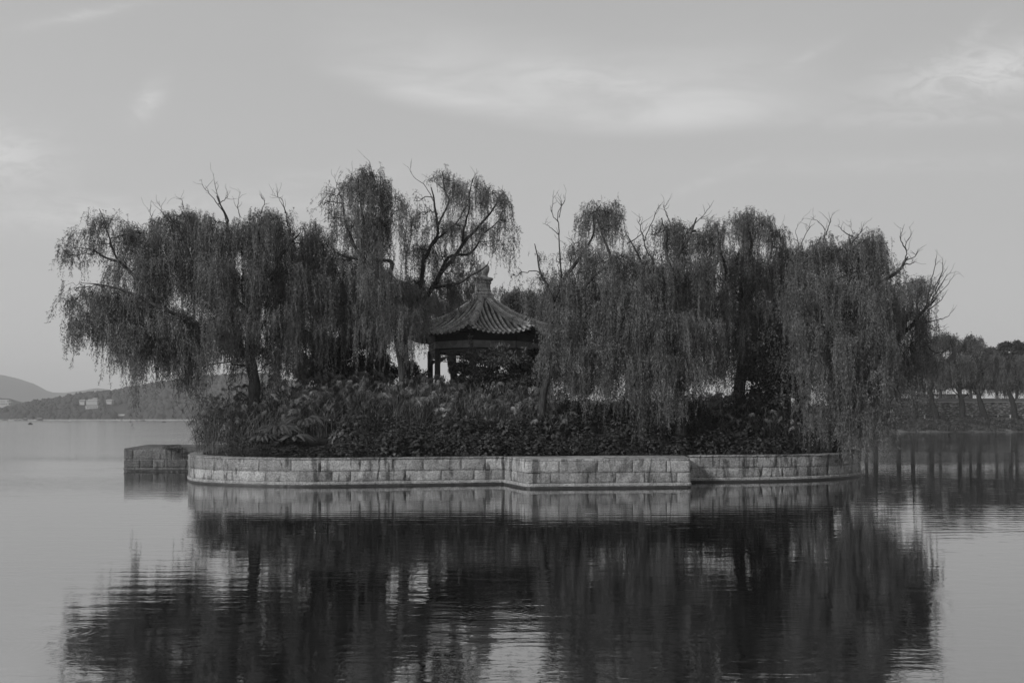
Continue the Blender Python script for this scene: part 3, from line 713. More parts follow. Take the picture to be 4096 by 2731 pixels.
# ---------------------------------------------------------------- trees
class Tree:
    def __init__(s, name, label, base, seed, leaf='willow', cat='tree', group=None):
        s.rng = np.random.default_rng(seed); s.name = name; s.base = base; s.t = MB(); s.c = MB(); s.dds = []; s.nodes = []; s.leaf = leaf
        s.label, s.cat, s.group = label, cat, group; s.dens = 1.0; s.barkm = 'bark'
    def limb(s, pts, r0, r1, sides=9, n=None):
        P3 = np.array([D(x, y, Y) for x, y, Y in pts]); n = n or max(6, len(pts) * 5)
        q = smooth_path(P3, n); L = np.linalg.norm(q[-1] - q[0])
        tt = np.linspace(0, 1, n)
        for fq in (1.5, 3.2, 6.1):                                   # gentle bends and knots
            ph_ = s.rng.uniform(0, 6.28, 3); q = q + (np.sin(tt[:, None] * fq * 2 * PI + ph_) * np.sin(tt * PI)[:, None]) * np.array((1, 1, .4)) * min(L, 8) * .018 / fq * 1.4
        rr = np.linspace(r0, r1, n) * (1 + s.rng.normal(size=n) * .05)
        s.t.tube(q, rr, sides); s.nodes += [(p, r) for p, r in zip(q[n // 4:], rr[n // 4:])]
    def dome(s, cx, ty, hw, drop, Y, dens=1.0, branch=True, leafL=.13, leafW=.026, sparse=False):
        r = s.rng; sc = Y / 2287.; C = D(cx, ty, Y); a = hw * sc; ad = max(a, .7); hd = a * 1.0; dl = drop * sc
        nt = int(np.clip(2.2 * a * (a + ad) * 2.0 + 5, 6, 40))
        ph = r.uniform(0, 2 * PI, nt); ru = np.sqrt(r.uniform(.02, 1, nt))
        T0 = np.stack([C[0] + a * ru * np.cos(ph), C[1] + ad * ru * np.sin(ph), C[2] - .05 - hd * ru ** 1.6 + r.normal(size=nt) * .16 - .1], -1)
        if branch and s.nodes:
            hub = C - np.array((0, 0, max(a * .9, .5)))
            cand = [(np.linalg.norm((p - hub) * (1, 1, .8)) + (1.5 if p[2] > hub[2] + .2 else 0) + (2 if rad_ < .02 else 0), i) for i, (p, rad_) in enumerate(s.nodes)]
            p0, r_ = s.nodes[min(cand)[1]]; L = np.linalg.norm(hub - p0); rb = min(r_ * .6, .022 + .009 * L)
            q = crook(p0, hub, 8, .045, r, .07); rs = np.linspace(rb, .018, 8); s.t.tube(q, rs, 6); s.nodes += [(q[i], rs[i]) for i in (3, 5, 7)]
            for i in range(nt):
                if r.random() < .8: s.t.tube(crook(hub if i % 2 else q[5], T0[i], 6, .07, r, .10), np.linspace(.014, .005, 6), 4, False)
        # tassels: bundles of strands hanging together
        ns = np.maximum((r.uniform(3, 8, nt) * dens * s.dens * (1.0 if sparse else 2.25)).astype(int), 2)
        idx = np.repeat(np.arange(nt), ns); N = len(idx)
        tl_ = dl * r.uniform(.2, 1.08, nt) * (.7 + .3 * ru)
        L = tl_[idx] * r.uniform(.35, 1.12, N)
        o = T0[idx] + r.normal(size=(N, 3)) * np.array((.17, .18, .14))
        out = np.stack([np.cos(ph), np.sin(ph), 0 * ph], -1)[idx] * (ru[idx] * r.uniform(.1, .45, N))[:, None] + r.normal(size=(N, 3)) * np.array((.06, .06, 0))
        s.strands(o, out, L, leafL, leafW, .042 if not sparse else .05)
    def strands(s, o, out, L, leafL, leafW, spc):
        r = s.rng; N = len(o); cnt = np.maximum((L / spc).astype(int), 2); idx = np.repeat(np.arange(N), cnt); n = len(idx)
        t = r.uniform(0, 1, n) ** .92 * L[idx]
        w1 = r.uniform(1.2, 2.6, N); p1 = r.uniform(0, 6.28, N); am = r.uniform(.03, .12, N); dr_ = r.uniform(0, 6.28, N)
        def pos(i, t):
            e = 1 - np.exp(-t / .45); z = -t + .32 * (1 - np.exp(-t / .3)) 
            q = o[i] + out[i] * e[:, None]; q[:, 2] += z
            k = am[i] * np.sin(t * w1[i] + p1[i]) * np.minimum(t, 1.5); q[:, 0] += k * np.cos(dr_[i]); q[:, 1] += k * np.sin(dr_[i])
            return q
        b = pos(idx, t) + r.normal(size=(n, 3)) * np.array((.032, .032, .02)) * (leafL / .13); d = np.stack([r.normal(size=n) * .6, r.normal(size=n) * .6, -np.abs(r.normal(1.0, .3, n))], -1)
        top = np.exp(-t / .35)[:, None]; d = d * (1 - top) + (out[idx] * 1.5 + r.normal(size=(n, 3)) * .5) * top
        s.c.leaves(b, d, leafL * r.uniform(.6, 1.25, n), leafW * r.uniform(.7, 1.2, n), r)
        K_ = 6; tt = (np.linspace(0, 1, K_)[None] * L[:, None]).ravel(); ii = np.repeat(np.arange(N), K_); q = pos(ii, tt).reshape(N, K_, 3)
        wv = np.stack([np.cos(dr_), np.sin(dr_) * .3, 0 * dr_], -1)[:, None] * .005
        V = np.stack([q - wv, q + wv], 2).reshape(-1, 3); base_ = (np.arange(N) * K_ * 2)[:, None] + (np.arange(K_ - 1) * 2)[None]
        s.c.add(V, np.stack([base_, base_ + 1, base_ + 3, base_ + 2], -1).reshape(-1, 4))
    def domes(s, lst, Y0, back=2.2, **kw):
        for q in lst:
            cx, ty, hw, drop = q[:4]; dy_ = q[4] if len(q) > 4 else 0; de = q[5] if len(q) > 5 else 1.0
            s.dome(cx, ty, hw, drop, Y0 + dy_ + s.rng.uniform(-.5, .5), de, sparse=de < .6, **kw)
            if back and de >= .8 and hw >= 28: s.dome(cx + s.rng.uniform(-8, 8), ty + s.rng.uniform(8, 22), hw * .9, drop * .85, Y0 + dy_ + back, de * .8, branch=False, **kw)
    def dead(s, pts, Y, r0=.035, twigs=5, depth=0):
        P3 = np.array([D(x, y, Y + s.rng.uniform(-.15, .15)) for x, y in pts]); q = smooth_path(P3, len(pts) * 4)
        q[1:-1] += s.rng.normal(size=(len(q) - 2, 3)) * .015; rr = np.linspace(r0, .006, len(q)); s.dds.append(MB()); s.dd = s.dds[-1]; s.dd.tube(q, rr * .8, 5)
        if depth < 2:
            for i in range(twigs):
                j = s.rng.integers(len(q) // 3, len(q) - 1); d = nrm(q[j] - q[j - 1]); a = s.rng.normal(size=3); a[2] = abs(a[2]) * .7
                e = nrm(d * .8 + nrm(a) * .9); L = s.rng.uniform(.25, .8) * (1 - .25 * depth)
                p = [q[j]]; 
                for k in range(4): e = nrm(e + s.rng.normal(size=3) * .28 + np.array((0, 0, .05))); p.append(p[-1] + e * L / 4)
                s.dd.tube(smooth_path(p, 9), np.linspace(min(rr[j] * .6, .012), .004, 9), 4, False)
    def clump(s, cx, cy, rx, ry, Y, n, L=.13, W=.06, ragged=.25, lumps=9):
        """broad leaves gathered in lumps through an ellipsoid"""
        r = s.rng; sc = Y / 2287.; C = D(cx, cy, Y); R = np.array((rx * sc, max(rx, ry) * sc * .8, ry * sc))
        lc = nrm(r.normal(size=(lumps, 3))) * r.uniform(.35, .95, (lumps, 1)); i = r.integers(0, lumps, n)
        q = lc[i] + nrm(r.normal(size=(n, 3))) * (r.uniform(0, 1, (n, 1)) ** .5) * .42 * r.uniform(.8, 1 + ragged, (n, 1))
        b = C + q * R; d = nrm(q) * .6 + r.normal(size=(n, 3)) * .5 - np.array((0, 0, .25))
        s.c.leaves(b, d, L * r.uniform(.6, 1.3, n), W * r.uniform(.7, 1.2, n), r)
        for j in range(lumps):
            if s.nodes: p0 = s.nodes[r.integers(len(s.nodes))][0]; s.t.tube(crook(p0, C + lc[j] * R * .8, 6, .05, r), np.linspace(.03, .008, 6), 5)
    def finish(s):
        root = empty(s.name, s.base); tag(root, s.label, s.cat, s.group)
        s.t.build('trunk', M[s.barkm], root, smooth=True); s.c.build('crown', M[s.leaf], root)
        for d_ in s.dds: d_.build('dead_branch', M['bark'], root, smooth=True)
        return root
def base_at(x, Y):
    X = (x - 1176) / 2287 * Y; return np.array((X, Y, float(ground_z(X, Y)) - .15))
def basey(x, Y): b = base_at(x, Y); return 960 - (b[2] - H) * 2287 / Y     # picture row of the ground there

# --- A: the big willow at the left
A = Tree('willow_tree', 'broad old willow at the left end, its curtain hanging out over the water', base_at(585, 47), 101)
A.limb([(587, basey(587, 47), 47), (583, 930, 47), (578, 870, 47), (577, 810, 47), (582, 750, 47), (594, 690, 47.2), (604, 630, 47.4), (602, 575, 47.6), (590, 520, 47.8)], .34, .05, 12, 40)
A.limb([(580, 835, 47), (560, 805, 46.8), (525, 785, 46.4), (490, 768, 46), (455, 752, 45.6), (411, 726, 45.3), (360, 700, 45), (300, 672, 45), (235, 655, 45), (185, 650, 45)], .2, .012, 9, 40)
A.limb([(455, 752, 45.6), (430, 770, 45), (390, 778, 44.8), (340, 770, 44.6), (290, 745, 44.6)], .10, .03, 7, 18)
A.limb([(380, 710, 45.2), (340, 670, 45.5), (300, 628, 46), (276, 606, 46), (244, 592, 46), (214, 573, 46), (187, 570, 46)], .11, .02, 7, 24)
A.limb([(285, 612, 46), (262, 585, 46.2), (252, 545, 46.4), (240, 510, 46.5), (228, 480, 46.5)], .06, .015, 6, 16)
A.limb([(590, 740, 47), (540, 690, 46.5), (480, 640, 46.4), (430, 580, 46.6), (400, 520, 47), (385, 490, 47)], .14, .03, 8, 26)
A.limb([(594, 680, 47.2), (630, 620, 47.6), (665, 560, 48), (690, 535, 48)], .12, .03, 8, 18)
A.limb([(600, 640, 47.4), (560, 580, 47.8), (525, 530, 48), (515, 490, 48), (498, 450, 48)], .10, .03, 7, 18)
A.limb([(582, 760, 47), (640, 720, 47.8), (690, 700, 48.4), (725, 690, 48.8)], .12, .03, 8, 16)
A.domes([(170, 545, 22, 75, -1, .8), (196, 512, 26, 90, -.7, .75), (230, 492, 26, 80, -.6, .7), (258, 478, 26, 85, -.5, .75), (238, 535, 30, 75, -.5, .65), (285, 512, 32, 120, -.5, .8), (158, 565, 14, 55, -1, .8), (215, 560, 22, 50, -.8, .6),
         (330, 502, 36, 150, 0), (395, 478, 44, 200, .5), (372, 520, 40, 180, -.5), (455, 492, 38, 220, 1), (425, 470, 30, 150, 1.5), (520, 505, 42, 230, 1), (485, 488, 30, 180, 2), (560, 492, 38, 230, 1.5), (600, 482, 38, 240, 1), (640, 468, 38, 260, 1), (675, 505, 34, 250, 1.5), (700, 540, 30, 240, 2), (735, 510, 28, 200, 2.5),
         (310, 570, 55, 170, -.5), (385, 570, 65, 210, -.8), (470, 570, 65, 230, -.6), (555, 580, 70, 260, -.6), (640, 570, 70, 270, 0), (700, 600, 55, 250, .6),
         (172, 642, 26, 90, -1.5, .7), (160, 690, 20, 110, -1.8, .8), (212, 645, 40, 130, -1.6), (268, 640, 50, 190, -1.4), (330, 650, 55, 200, -1.2), (245, 710, 40, 120, -2.2), (205, 700, 34, 100, -2), (300, 735, 40, 130, -2.3), (390, 690, 60, 170, -1.6), (460, 690, 60, 180, -1.4), (535, 700, 50, 130, -1.2), (640, 700, 62, 150, -.8), (700, 720, 44, 140, 0), (600, 770, 46, 60, 1.5), (520, 740, 55, 90, 1.5),
         (420, 740, 50, 130, -1.8), (350, 745, 46, 130, -2.2), (660, 790, 40, 110, 1)], 47, 2.4)
A.domes([(300, 755, 9, 215, -2.4, 1.1), (318, 765, 7, 165, -2.4, .9), (272, 765, 9, 140, -2.4, .9), (258, 760, 8, 110, -2.4, .8), (286, 770, 8, 130, -2.3, .8), (345, 790, 8, 120, -2.2, .8), (366, 790, 7, 100, -2.2, .8), (425, 800, 12, 150, -1.8, .8), (440, 820, 12, 150, -1.5, .8), (395, 800, 9, 110, -2, .8), (455, 840, 10, 110, -1.6, .8), (210, 740, 8, 90, -2, .8), (182, 745, 7, 70, -2, .8)], 47, 0)
for p in (((525, 540), (518, 500), (505, 465), (494, 430), (491, 398)), ((512, 485), (485, 450), (468, 430), (461, 412)), ((552, 500), (546, 470), (553, 440)), ((660, 520), (655, 485), (640, 455), (634, 436)), ((655, 490), (648, 460), (622, 447)), ((352, 520), (345, 490), (338, 478)), ((380, 500), (370, 480), (366, 462)), ((600, 490), (607, 465), (596, 446)), ((420, 480), (418, 462), (412, 455)), ((500, 470), (520, 455), (524, 438)), ((235, 560), (222, 530), (206, 508))):
    A.dead(p, 47.6, .05 if len(p) > 4 else .03)
A.finish()

# --- B and C: the tall pair left of the pavilion
B = Tree('willow_tree', 'tall willow with a straight trunk just left of the pavilion, feathery top', base_at(931, 48.5), 102)
B.limb([(932, basey(932, 48.5), 48.5), (931, 920, 48.5), (925, 870, 48.5), (920, 820, 48.5), (915, 760, 48.7), (908, 700, 49), (890, 655, 49), (868, 628, 49), (838, 600, 49), (810, 560, 49), (795, 520, 49), (785, 450, 49)], .24, .04, 12, 46)
B.limb([(888, 650, 49), (900, 600, 49.2), (925, 560, 49.4), (905, 520, 49.6), (845, 545, 49.6), (842, 500, 49.6), (835, 440, 49.6)][0:2] + [(850, 590, 49.3), (836, 530, 49.5), (830, 470, 49.6), (822, 405, 49.6)], .12, .03, 8, 26)
B.limb([(868, 628, 49), (842, 600, 49), (848, 560, 49), (875, 525, 49), (905, 490, 49)], .09, .02, 7, 20)
B.limb([(838, 600, 49), (800, 590, 48.6), (772, 580, 48.4), (755, 560, 48.2)], .06, .02, 6, 14)
B.domes([(762, 425, 22, 70, 0, .5), (742, 448, 22, 70, 0, .55), (790, 408, 24, 100, .4, .6), (812, 392, 24, 130, .5, .7), (840, 384, 30, 190, .6), (868, 400, 32, 240, .8), (902, 432, 26, 210, .8), (925, 455, 20, 120, .8, .6),
         (765, 470, 36, 120, 0, .7), (820, 470, 50, 200, 0), (880, 480, 42, 210, .4), (790, 560, 46, 190, -.3), (850, 580, 55, 210, -.6), (905, 620, 50, 190, -.6), (740, 545, 28, 170, .6, .8), (760, 620, 34, 150, .5), (850, 690, 50, 130, -.6), (900, 700, 36, 150, -1), (935, 690, 30, 120, -.8), (925, 780, 14, 90, -1, .8), (780, 660, 44, 130, 0)], 49, 2.0)
B.dead([(838, 440), (852, 400), (850, 375), (836, 360)], 49.5, .03, 2); B.dead([(790, 470), (775, 430), (768, 400)], 49.2, .03); B.dead([(795, 430), (808, 405), (800, 388)], 49.2, .02)
B.finish()
Cc = Tree('willow_tree', 'open crowned willow whose bare lit limbs reach over the pavilion roof', base_at(936, 52), 103)
Cc.limb([(936, basey(936, 52), 52), (934, 880, 52), (933, 800, 52), (950, 740, 52), (975, 690, 52), (1000, 640, 52), (1030, 605, 52), (1060, 560, 52), (1090, 530, 52), (1125, 495, 52), (1145, 460, 52)], .19, .035, 11, 46)
Cc.limb([(1010, 628, 52), (1030, 590, 52), (1055, 585, 52), (1085, 580, 52), (1110, 540, 52), (1140, 510, 52), (1158, 480, 52)], .09, .02, 7, 26)
Cc.limb([(958, 725, 52), (965, 680, 51.6), (970, 610, 51.6), (985, 570, 51.6), (1008, 520, 51.6), (1000, 470, 51.6), (990, 430, 51.6)], .14, .03, 8, 30)
Cc.limb([(985, 570, 51.6), (1010, 545, 51.4), (1035, 525, 51.2), (1055, 500, 51.2), (1075, 470, 51.2)], .07, .02, 6, 20)
Cc.limb([(1062, 555, 52), (1070, 510, 52), (1078, 460, 52), (1085, 410, 52)], .08, .02, 6, 18)
Cc.limb([(990, 660, 52), (1030, 655, 51.2), (1065, 642, 50.8), (1095, 628, 50.6), (1116, 612, 50.6), (1122, 600, 50.6)], .10, .015, 7, 22)
Cc.limb([(1005, 520, 51.6), (1030, 460, 51.6), (1020, 430, 51.6), (1015, 395, 51.6)], .06, .02, 6, 16)
Cc.domes([(955, 440, 20, 90, 0, .5), (975, 470, 26, 120, 0, .8), (1012, 388, 20, 90, 0, .7), (1035, 398, 26, 130, 0, .8), (1060, 425, 24, 120, 0, .7), (1095, 404, 28, 125, 0, .9), (1130, 418, 26, 150, 0, .9), (1150, 445, 18, 90, 0, .8), (1160, 490, 22, 75, 0, .6), (1178, 505, 12, 50, 0, .5),
          (1005, 490, 34, 120, 0, .7), (1050, 490, 32, 95, 0, .85), (1110, 500, 28, 85, 0, .8), (1155, 540, 20, 110, 0, .75), (965, 540, 34, 150, 0, .8), (1015, 560, 34, 110, 0, .7), (1060, 560, 32, 100, -.4, .8), (1090, 575, 26, 55, -.5, .6), (1120, 545, 22, 60, 0, .5), (955, 620, 36, 150, 0), (1005, 620, 36, 110, .5), (1045, 625, 30, 80, 1, .8), (975, 690, 26, 70, -.4, .9), (948, 700, 24, 110, -.4, .9), (972, 735, 13, 105, -1.5, .6), (1070, 610, 26, 60, .4, .7)], 52, 2.0)
for p in (((1000, 470), (978, 430), (946, 400), (945, 368)), ((1025, 440), (1000, 420), (968, 400)), ((1130, 480), (1150, 450), (1155, 425)), ((1085, 420), (1090, 405), (1098, 392))): Cc.dead(p, 52, .03, 3)
Cc.finish()

# --- E, F, G: the willows right of the pavilion
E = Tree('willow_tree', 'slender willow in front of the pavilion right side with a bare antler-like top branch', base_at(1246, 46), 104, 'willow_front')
E.limb([(1244, basey(1244, 46), 46), (1246, 930, 46), (1252, 880, 46), (1262, 830, 46.2), (1270, 760, 46.6), (1275, 700, 47), (1300, 640, 47), (1335, 590, 47), (1360, 540, 47), (1362, 490, 47)], .2, .03, 11, 38)
E.limb([(1270, 740, 46.6), (1258, 690, 46.8), (1248, 640, 47), (1232, 600, 47), (1225, 540, 47), (1227, 500, 47)][0:1] + [(1268, 690, 46.8), (1245, 630, 47), (1228, 560, 47)], .10, .02, 7, 16)
E.limb([(1290, 660, 47), (1325, 680, 46.6), (1360, 640, 46.4), (1400, 600, 46.4), (1385, 550, 46.4), (1370, 500, 46.6), (1380, 470, 46.8)], .11, .02, 7, 24)
E.domes([(1178, 608, 20, 55, 1, .5), (1240, 620, 24, 70, .6, .6), (1285, 605, 30, 130, 0, .9), (1240, 575, 22, 50, 0, .45), (1278, 570, 18, 60, 0, .5), (1345, 470, 18, 100, 1, .7), (1372, 460, 28, 150, .8), (1405, 468, 26, 150, .8), (1422, 490, 14, 90, .8, .8), (1340, 545, 34, 150, .4, .8), (1385, 560, 42, 190, .2), (1430, 560, 34, 160, .6),
         (1312, 650, 38, 190, 0), (1350, 640, 50, 230, -.4), (1292, 705, 30, 150, -.6, .9), (1300, 740, 46, 190, -.8), (1345, 780, 46, 170, -1), (1272, 800, 30, 130, -1, .8), (1400, 650, 50, 200, -.2), (1310, 850, 34, 110, -1, .9)], 46.6, 2.0)
for p in (((1290, 640), (1285, 580), (1284, 530), (1282, 490), (1296, 465), (1294, 447)), ((1284, 540), (1262, 520), (1246, 512)), ((1282, 510), (1268, 490), (1270, 455), (1272, 436)), ((1284, 500), (1290, 470), (1280, 440)), ((1320, 640), (1308, 600), (1296, 555)), ((1310, 600), (1318, 560), (1302, 545))): E.dead(p, 46.6, .05 if len(p) > 5 else .028, 4)
E.finish()
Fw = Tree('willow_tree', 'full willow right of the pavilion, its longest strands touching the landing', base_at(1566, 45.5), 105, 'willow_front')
Fw.limb([(1566, basey(1566, 45.5), 45.5), (1562, 930, 45.5), (1565, 880, 45.5), (1550, 840, 45.5), (1530, 800, 45.6), (1520, 750, 45.8), (1530, 700, 46), (1555, 650, 46), (1560, 590, 46), (1585, 540, 46), (1600, 500, 46)], .30, .03, 11, 40)
Fw.limb([(1520, 745, 45.8), (1500, 700, 46), (1490, 640, 46), (1470, 590, 46.2), (1440, 540, 46.4)], .12, .02, 7, 20)
Fw.limb([(1555, 650, 46), (1535, 590, 46.2), (1528, 540, 46.4), (1520, 500, 46.4)], .09, .02, 7, 16)
Fw.limb([(1540, 800, 45.6), (1480, 780, 45), (1440, 770, 44.8), (1400, 775, 44.8)], .10, .03, 7, 14)
Fw.limb([(1560, 860, 45.5), (1600, 800, 45.2), (1625, 740, 45.2), (1640, 680, 45.4)], .12, .03, 7, 14)
Fw.domes([(1500, 515, 22, 90, .6, .55), (1530, 498, 28, 140, .6, .9), (1568, 496, 32, 160, .8), (1605, 520, 30, 180, 1), (1465, 560, 32, 170, .6, .9), (1505, 575, 46, 220, 0), (1560, 580, 50, 250, 0), (1615, 590, 46, 260, .4), (1455, 630, 44, 220, 0), (1420, 700, 44, 200, 0), (1470, 710, 50, 220, -.8), (1535, 690, 56, 240, -.6), (1600, 690, 50, 240, -.4),
          (1390, 760, 44, 180, -1), (1440, 790, 50, 180, -1.2), (1500, 800, 44, 160, -1.4), (1560, 790, 46, 150, -1, .8), (1505, 870, 24, 175, -1.6), (1560, 900, 14, 90, -1.4, .7), (1390, 860, 26, 100, -1.2, .8), (1450, 880, 30, 100, -1.3, .8), (1620, 780, 40, 120, -.6, .8)], 45.8, 2.0)
for p in (((1500, 600), (1480, 560), (1495, 515), (1510, 480), (1512, 468)), ((1480, 555), (1470, 520), (1468, 490)), ((1560, 560), (1590, 520), (1620, 490), (1640, 460)), ((1548, 540), (1530, 490), (1522, 470)), ((1440, 560), (1470, 540), (1488, 520))): Fw.dead(p, 46, .04, 5)
Fw.finish()
G_ = Tree('willow_tree', 'tall round topped willow in the middle of the right hand group', base_at(1695, 50), 106)
G_.limb([(1695, basey(1695, 50), 50), (1698, 880, 50), (1705, 800, 50), (1710, 740, 50), (1705, 680, 50), (1712, 620, 50), (1722, 560, 50), (1718, 510, 50)], .32, .04, 11, 36)
G_.limb([(1708, 690, 50), (1740, 650, 50), (1765, 610, 50), (1770, 560, 50), (1775, 530, 50)], .12, .02, 7, 18)
G_.limb([(1706, 700, 50), (1670, 640, 50), (1655, 580, 50), (1650, 530, 50)], .12, .02, 7, 18)
G_.limb([(1708, 740, 50), (1770, 700, 49.6), (1810, 640, 49.6), (1830, 590, 49.6)], .12, .02, 7, 18)
G_.domes([(1648, 498, 24, 120, 0, .8), (1625, 520, 24, 120, 0, .8), (1690, 486, 28, 170, 0, .9), (1718, 474, 30, 170, 0, .9), (1750, 490, 28, 170, 0, .9), (1778, 512, 22, 130, 0, .8), (1800, 550, 30, 180, .5), (1830, 560, 30, 170, .6), (1665, 560, 46, 220, 0), (1720, 560, 50, 230, 0), (1775, 580, 46, 220, -.2), (1650, 640, 50, 220, -.6), (1710, 660, 56, 210, -.8), (1770, 670, 50, 170, -.6), (1820, 650, 46, 180, -.2), (1680, 750, 46, 150, -1), (1740, 740, 46, 120, -1, .8), (1640, 800, 40, 110, -.6, .8)], 50, 2.2)
for p in (((1830, 600), (1835, 560), (1828, 530), (1846, 500)), ((1795, 560), (1790, 530), (1800, 512)), ((1840, 560), (1858, 525), (1872, 512)), ((1640, 530), (1628, 510), (1640, 495))): G_.dead(p, 50, .03, 4)
G_.finish()
# --- H, I: the right end
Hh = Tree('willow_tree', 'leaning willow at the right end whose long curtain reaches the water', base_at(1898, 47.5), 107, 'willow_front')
Hh.limb([(1895, basey(1895, 47.5), 47.5), (1903, 985, 47.3), (1925, 930, 46.8), (1940, 870, 46.5), (1946, 810, 46.4), (1950, 760, 46.3), (1956, 725, 46.2), (1976, 690, 46.2), (1985, 655, 46.2), (2005, 640, 46.2)], .32, .12, 11, 36)
Hh.limb([(1985, 655, 46.2), (2020, 650, 46), (2050, 632, 46), (2070, 615, 46), (2085, 590, 46)], .12, .04, 8, 18)
Hh.limb([(1984, 660, 46.2), (1968, 610, 46.4), (1955, 570, 46.5), (1950, 540, 46.6)], .10, .02, 7, 16)
Hh.limb([(1950, 760, 46.3), (1905, 700, 46.2), (1880, 640, 46.3), (1875, 580, 46.5), (1885, 545, 46.5)], .14, .03, 8, 20)
Hh.limb([(1948, 800, 46.3), (1900, 770, 45.8), (1860, 720, 45.8), (1830, 670, 46)], .12, .03, 8, 16)
Hh.limb([(1950, 770, 46.3), (2000, 740, 45.6), (2030, 740, 45.4), (2045, 760, 45.4)], .10, .03, 7, 14)
Hh.domes([(1850, 560, 34, 160, .6), (1885, 530, 30, 170, .6, .9), (1925, 545, 34, 210, .5), (1958, 545, 36, 240, .4), (1990, 522, 34, 270, .2), (2018, 545, 26, 230, .2), (2035, 590, 22, 120, 0, .8), (1860, 620, 46, 230, 0), (1915, 620, 52, 260, -.2), (1975, 620, 52, 280, -.4), (2020, 640, 38, 250, -.4, .9),
          (1850, 710, 42, 230, -.4), (1905, 730, 46, 260, -.8), (1960, 740, 50, 270, -1), (2012, 740, 42, 250, -1.2), (2045, 780, 30, 190, -1.2, .9), (1890, 850, 26, 170, -1.2, .8), (1940, 860, 36, 190, -1.4), (1985, 870, 34, 180, -1.6), (2015, 850, 20, 195, -1.8, .9), (2060, 860, 26, 140, -1.4, .8), (1870, 800, 22, 150, -1, .8), (2080, 830, 26, 140, -1, .8), (2035, 900, 22, 120, -1.7, .7), (1960, 920, 30, 130, -1.6, .8), (1905, 930, 18, 100, -1.4, .7), (2018, 925, 17, 140, -2.2), (1990, 935, 18, 110, -2.0, .9), (2040, 920, 14, 80, -1.8, .8), (1965, 960, 16, 80, -1.8, .8), (1895, 960, 16, 60, -1.6, .6)], 46, 1.8)
for p in (((1965, 600), (1952, 560), (1958, 535), (1950, 515)), ((1955, 560), (1975, 535), (1985, 512)), ((1960, 545), (1935, 530), (1924, 515)), ((1890, 560), (1895, 530), (1880, 510), (1862, 498)), ((1898, 540), (1905, 515), (1912, 490)), ((2068, 618), (2082, 585), (2080, 560), (2092, 540), (2088, 520)), ((2082, 575), (2068, 545), (2078, 515)), ((2075, 600), (2100, 590), (2110, 570)), ((2078, 608), (2095, 605), (2106, 600))): Hh.dead(p, 46.2, .04, 4)
Hh.finish()
I = Tree('willow_tree', 'willow behind the right end with bare branches fanning out to the right', base_at(1925, 54), 108)
I.limb([(1925, basey(1925, 54), 54), (1958, 940, 53.6), (2005, 880, 53), (2050, 820, 52.6), (2070, 770, 52), (2085, 730, 52), (2090, 690, 52), (2085, 650, 52)], .28, .05, 10, 32)
I.limb([(2075, 765, 52), (2105, 735, 51.8), (2130, 705, 51.6), (2150, 685, 51.6)], .12, .04, 7, 14)
I.limb([(2050, 820, 52.4), (2080, 810, 52), (2110, 800, 52), (2130, 790, 52)], .09, .03, 7, 12)
I.domes([(2065, 628, 30, 150, 0, .9), (2100, 624, 28, 130, 0, .9), (2122, 650, 20, 100, 0, .7), (2070, 680, 44, 220, 0), (2108, 700, 34, 170, 0, .9), (2132, 750, 16, 80, 0, .6), (2085, 760, 42, 200, 0), (2120, 790, 26, 110, 0, .8), (2060, 800, 40, 170, 0, .9), (2100, 850, 28, 80, 0, .6)], 52, 1.8)
for p in (((2108, 735), (2128, 700), (2150, 680), (2180, 650), (2195, 622)), ((2128, 700), (2138, 650), (2150, 600), (2152, 572)), ((2130, 695), (2152, 650), (2165, 620), (2166, 590)), ((2140, 690), (2170, 640), (2185, 625)), ((2115, 745), (2150, 735), (2175, 728), (2192, 708)), ((2105, 758), (2130, 752), (2155, 760), (2180, 750)), ((2130, 715), (2160, 690), (2178, 665)), ((2120, 790), (2145, 785), (2158, 765)), ((2148, 670), (2160, 640), (2178, 610)), ((2125, 790), (2150, 810), (2180, 800), (2190, 775))): I.dead(p, 51.6, .045, 4)
I.finish()
# --- trees behind the pavilion
for lab, x, Y, dm, sd in (('low willow behind the pavilion roof, right of the finial', 1190, 66, [(1158, 655, 26, 110), (1190, 648, 28, 120), (1215, 665, 26, 110), (1175, 700, 34, 110), (1215, 720, 34, 110)], 109),
                          ('dark willow behind the pavilion, left of the finial', 1035, 66, [(1060, 655, 34, 90), (1025, 660, 36, 90), (990, 670, 34, 90), (1085, 650, 20, 90), (1045, 690, 34, 60), (1085, 635, 16, 90)], 110),
                          ('willow standing behind the slender one, right of the pavilion roof', 1255, 64, [(1240, 665, 30, 150), (1275, 640, 34, 150), (1310, 650, 34, 170), (1290, 700, 40, 170), (1250, 740, 34, 140)], 111),
                          ('willow filling the back of the right hand group', 1480, 62, [(1400, 620, 40, 200), (1460, 620, 44, 200), (1520, 600, 44, 200), (1430, 700, 50, 180), (1500, 700, 50, 190), (1570, 640, 44, 220)], 112),
                          ('willow behind the dark round tree at the right', 1800, 60, [(1790, 600, 44, 200), (1840, 600, 44, 220), (1880, 640, 44, 220), (1930, 650, 44, 220), (1830, 700, 50, 180), (1990, 700, 44, 180)], 113),
                          ('willow behind the two tall tops left of the pavilion', 770, 60, [(720, 560, 34, 140), (760, 600, 40, 160), (820, 620, 44, 180), (870, 640, 44, 160), (700, 640, 40, 140), (950, 640, 34, 120)], 114)):
    T = Tree('willow_tree', lab, base_at(x, Y), sd)
    ty = min(d_[1] for d_ in dm)
    T.limb([(x, basey(x, Y), Y), (x + 6, 860, Y), (x - 5, 780, Y), (x, ty + 40, Y)], .3, .05, 9, 22)
    T.domes(dm, Y, 2.0, leafL=.16, leafW=.036); T.finish()
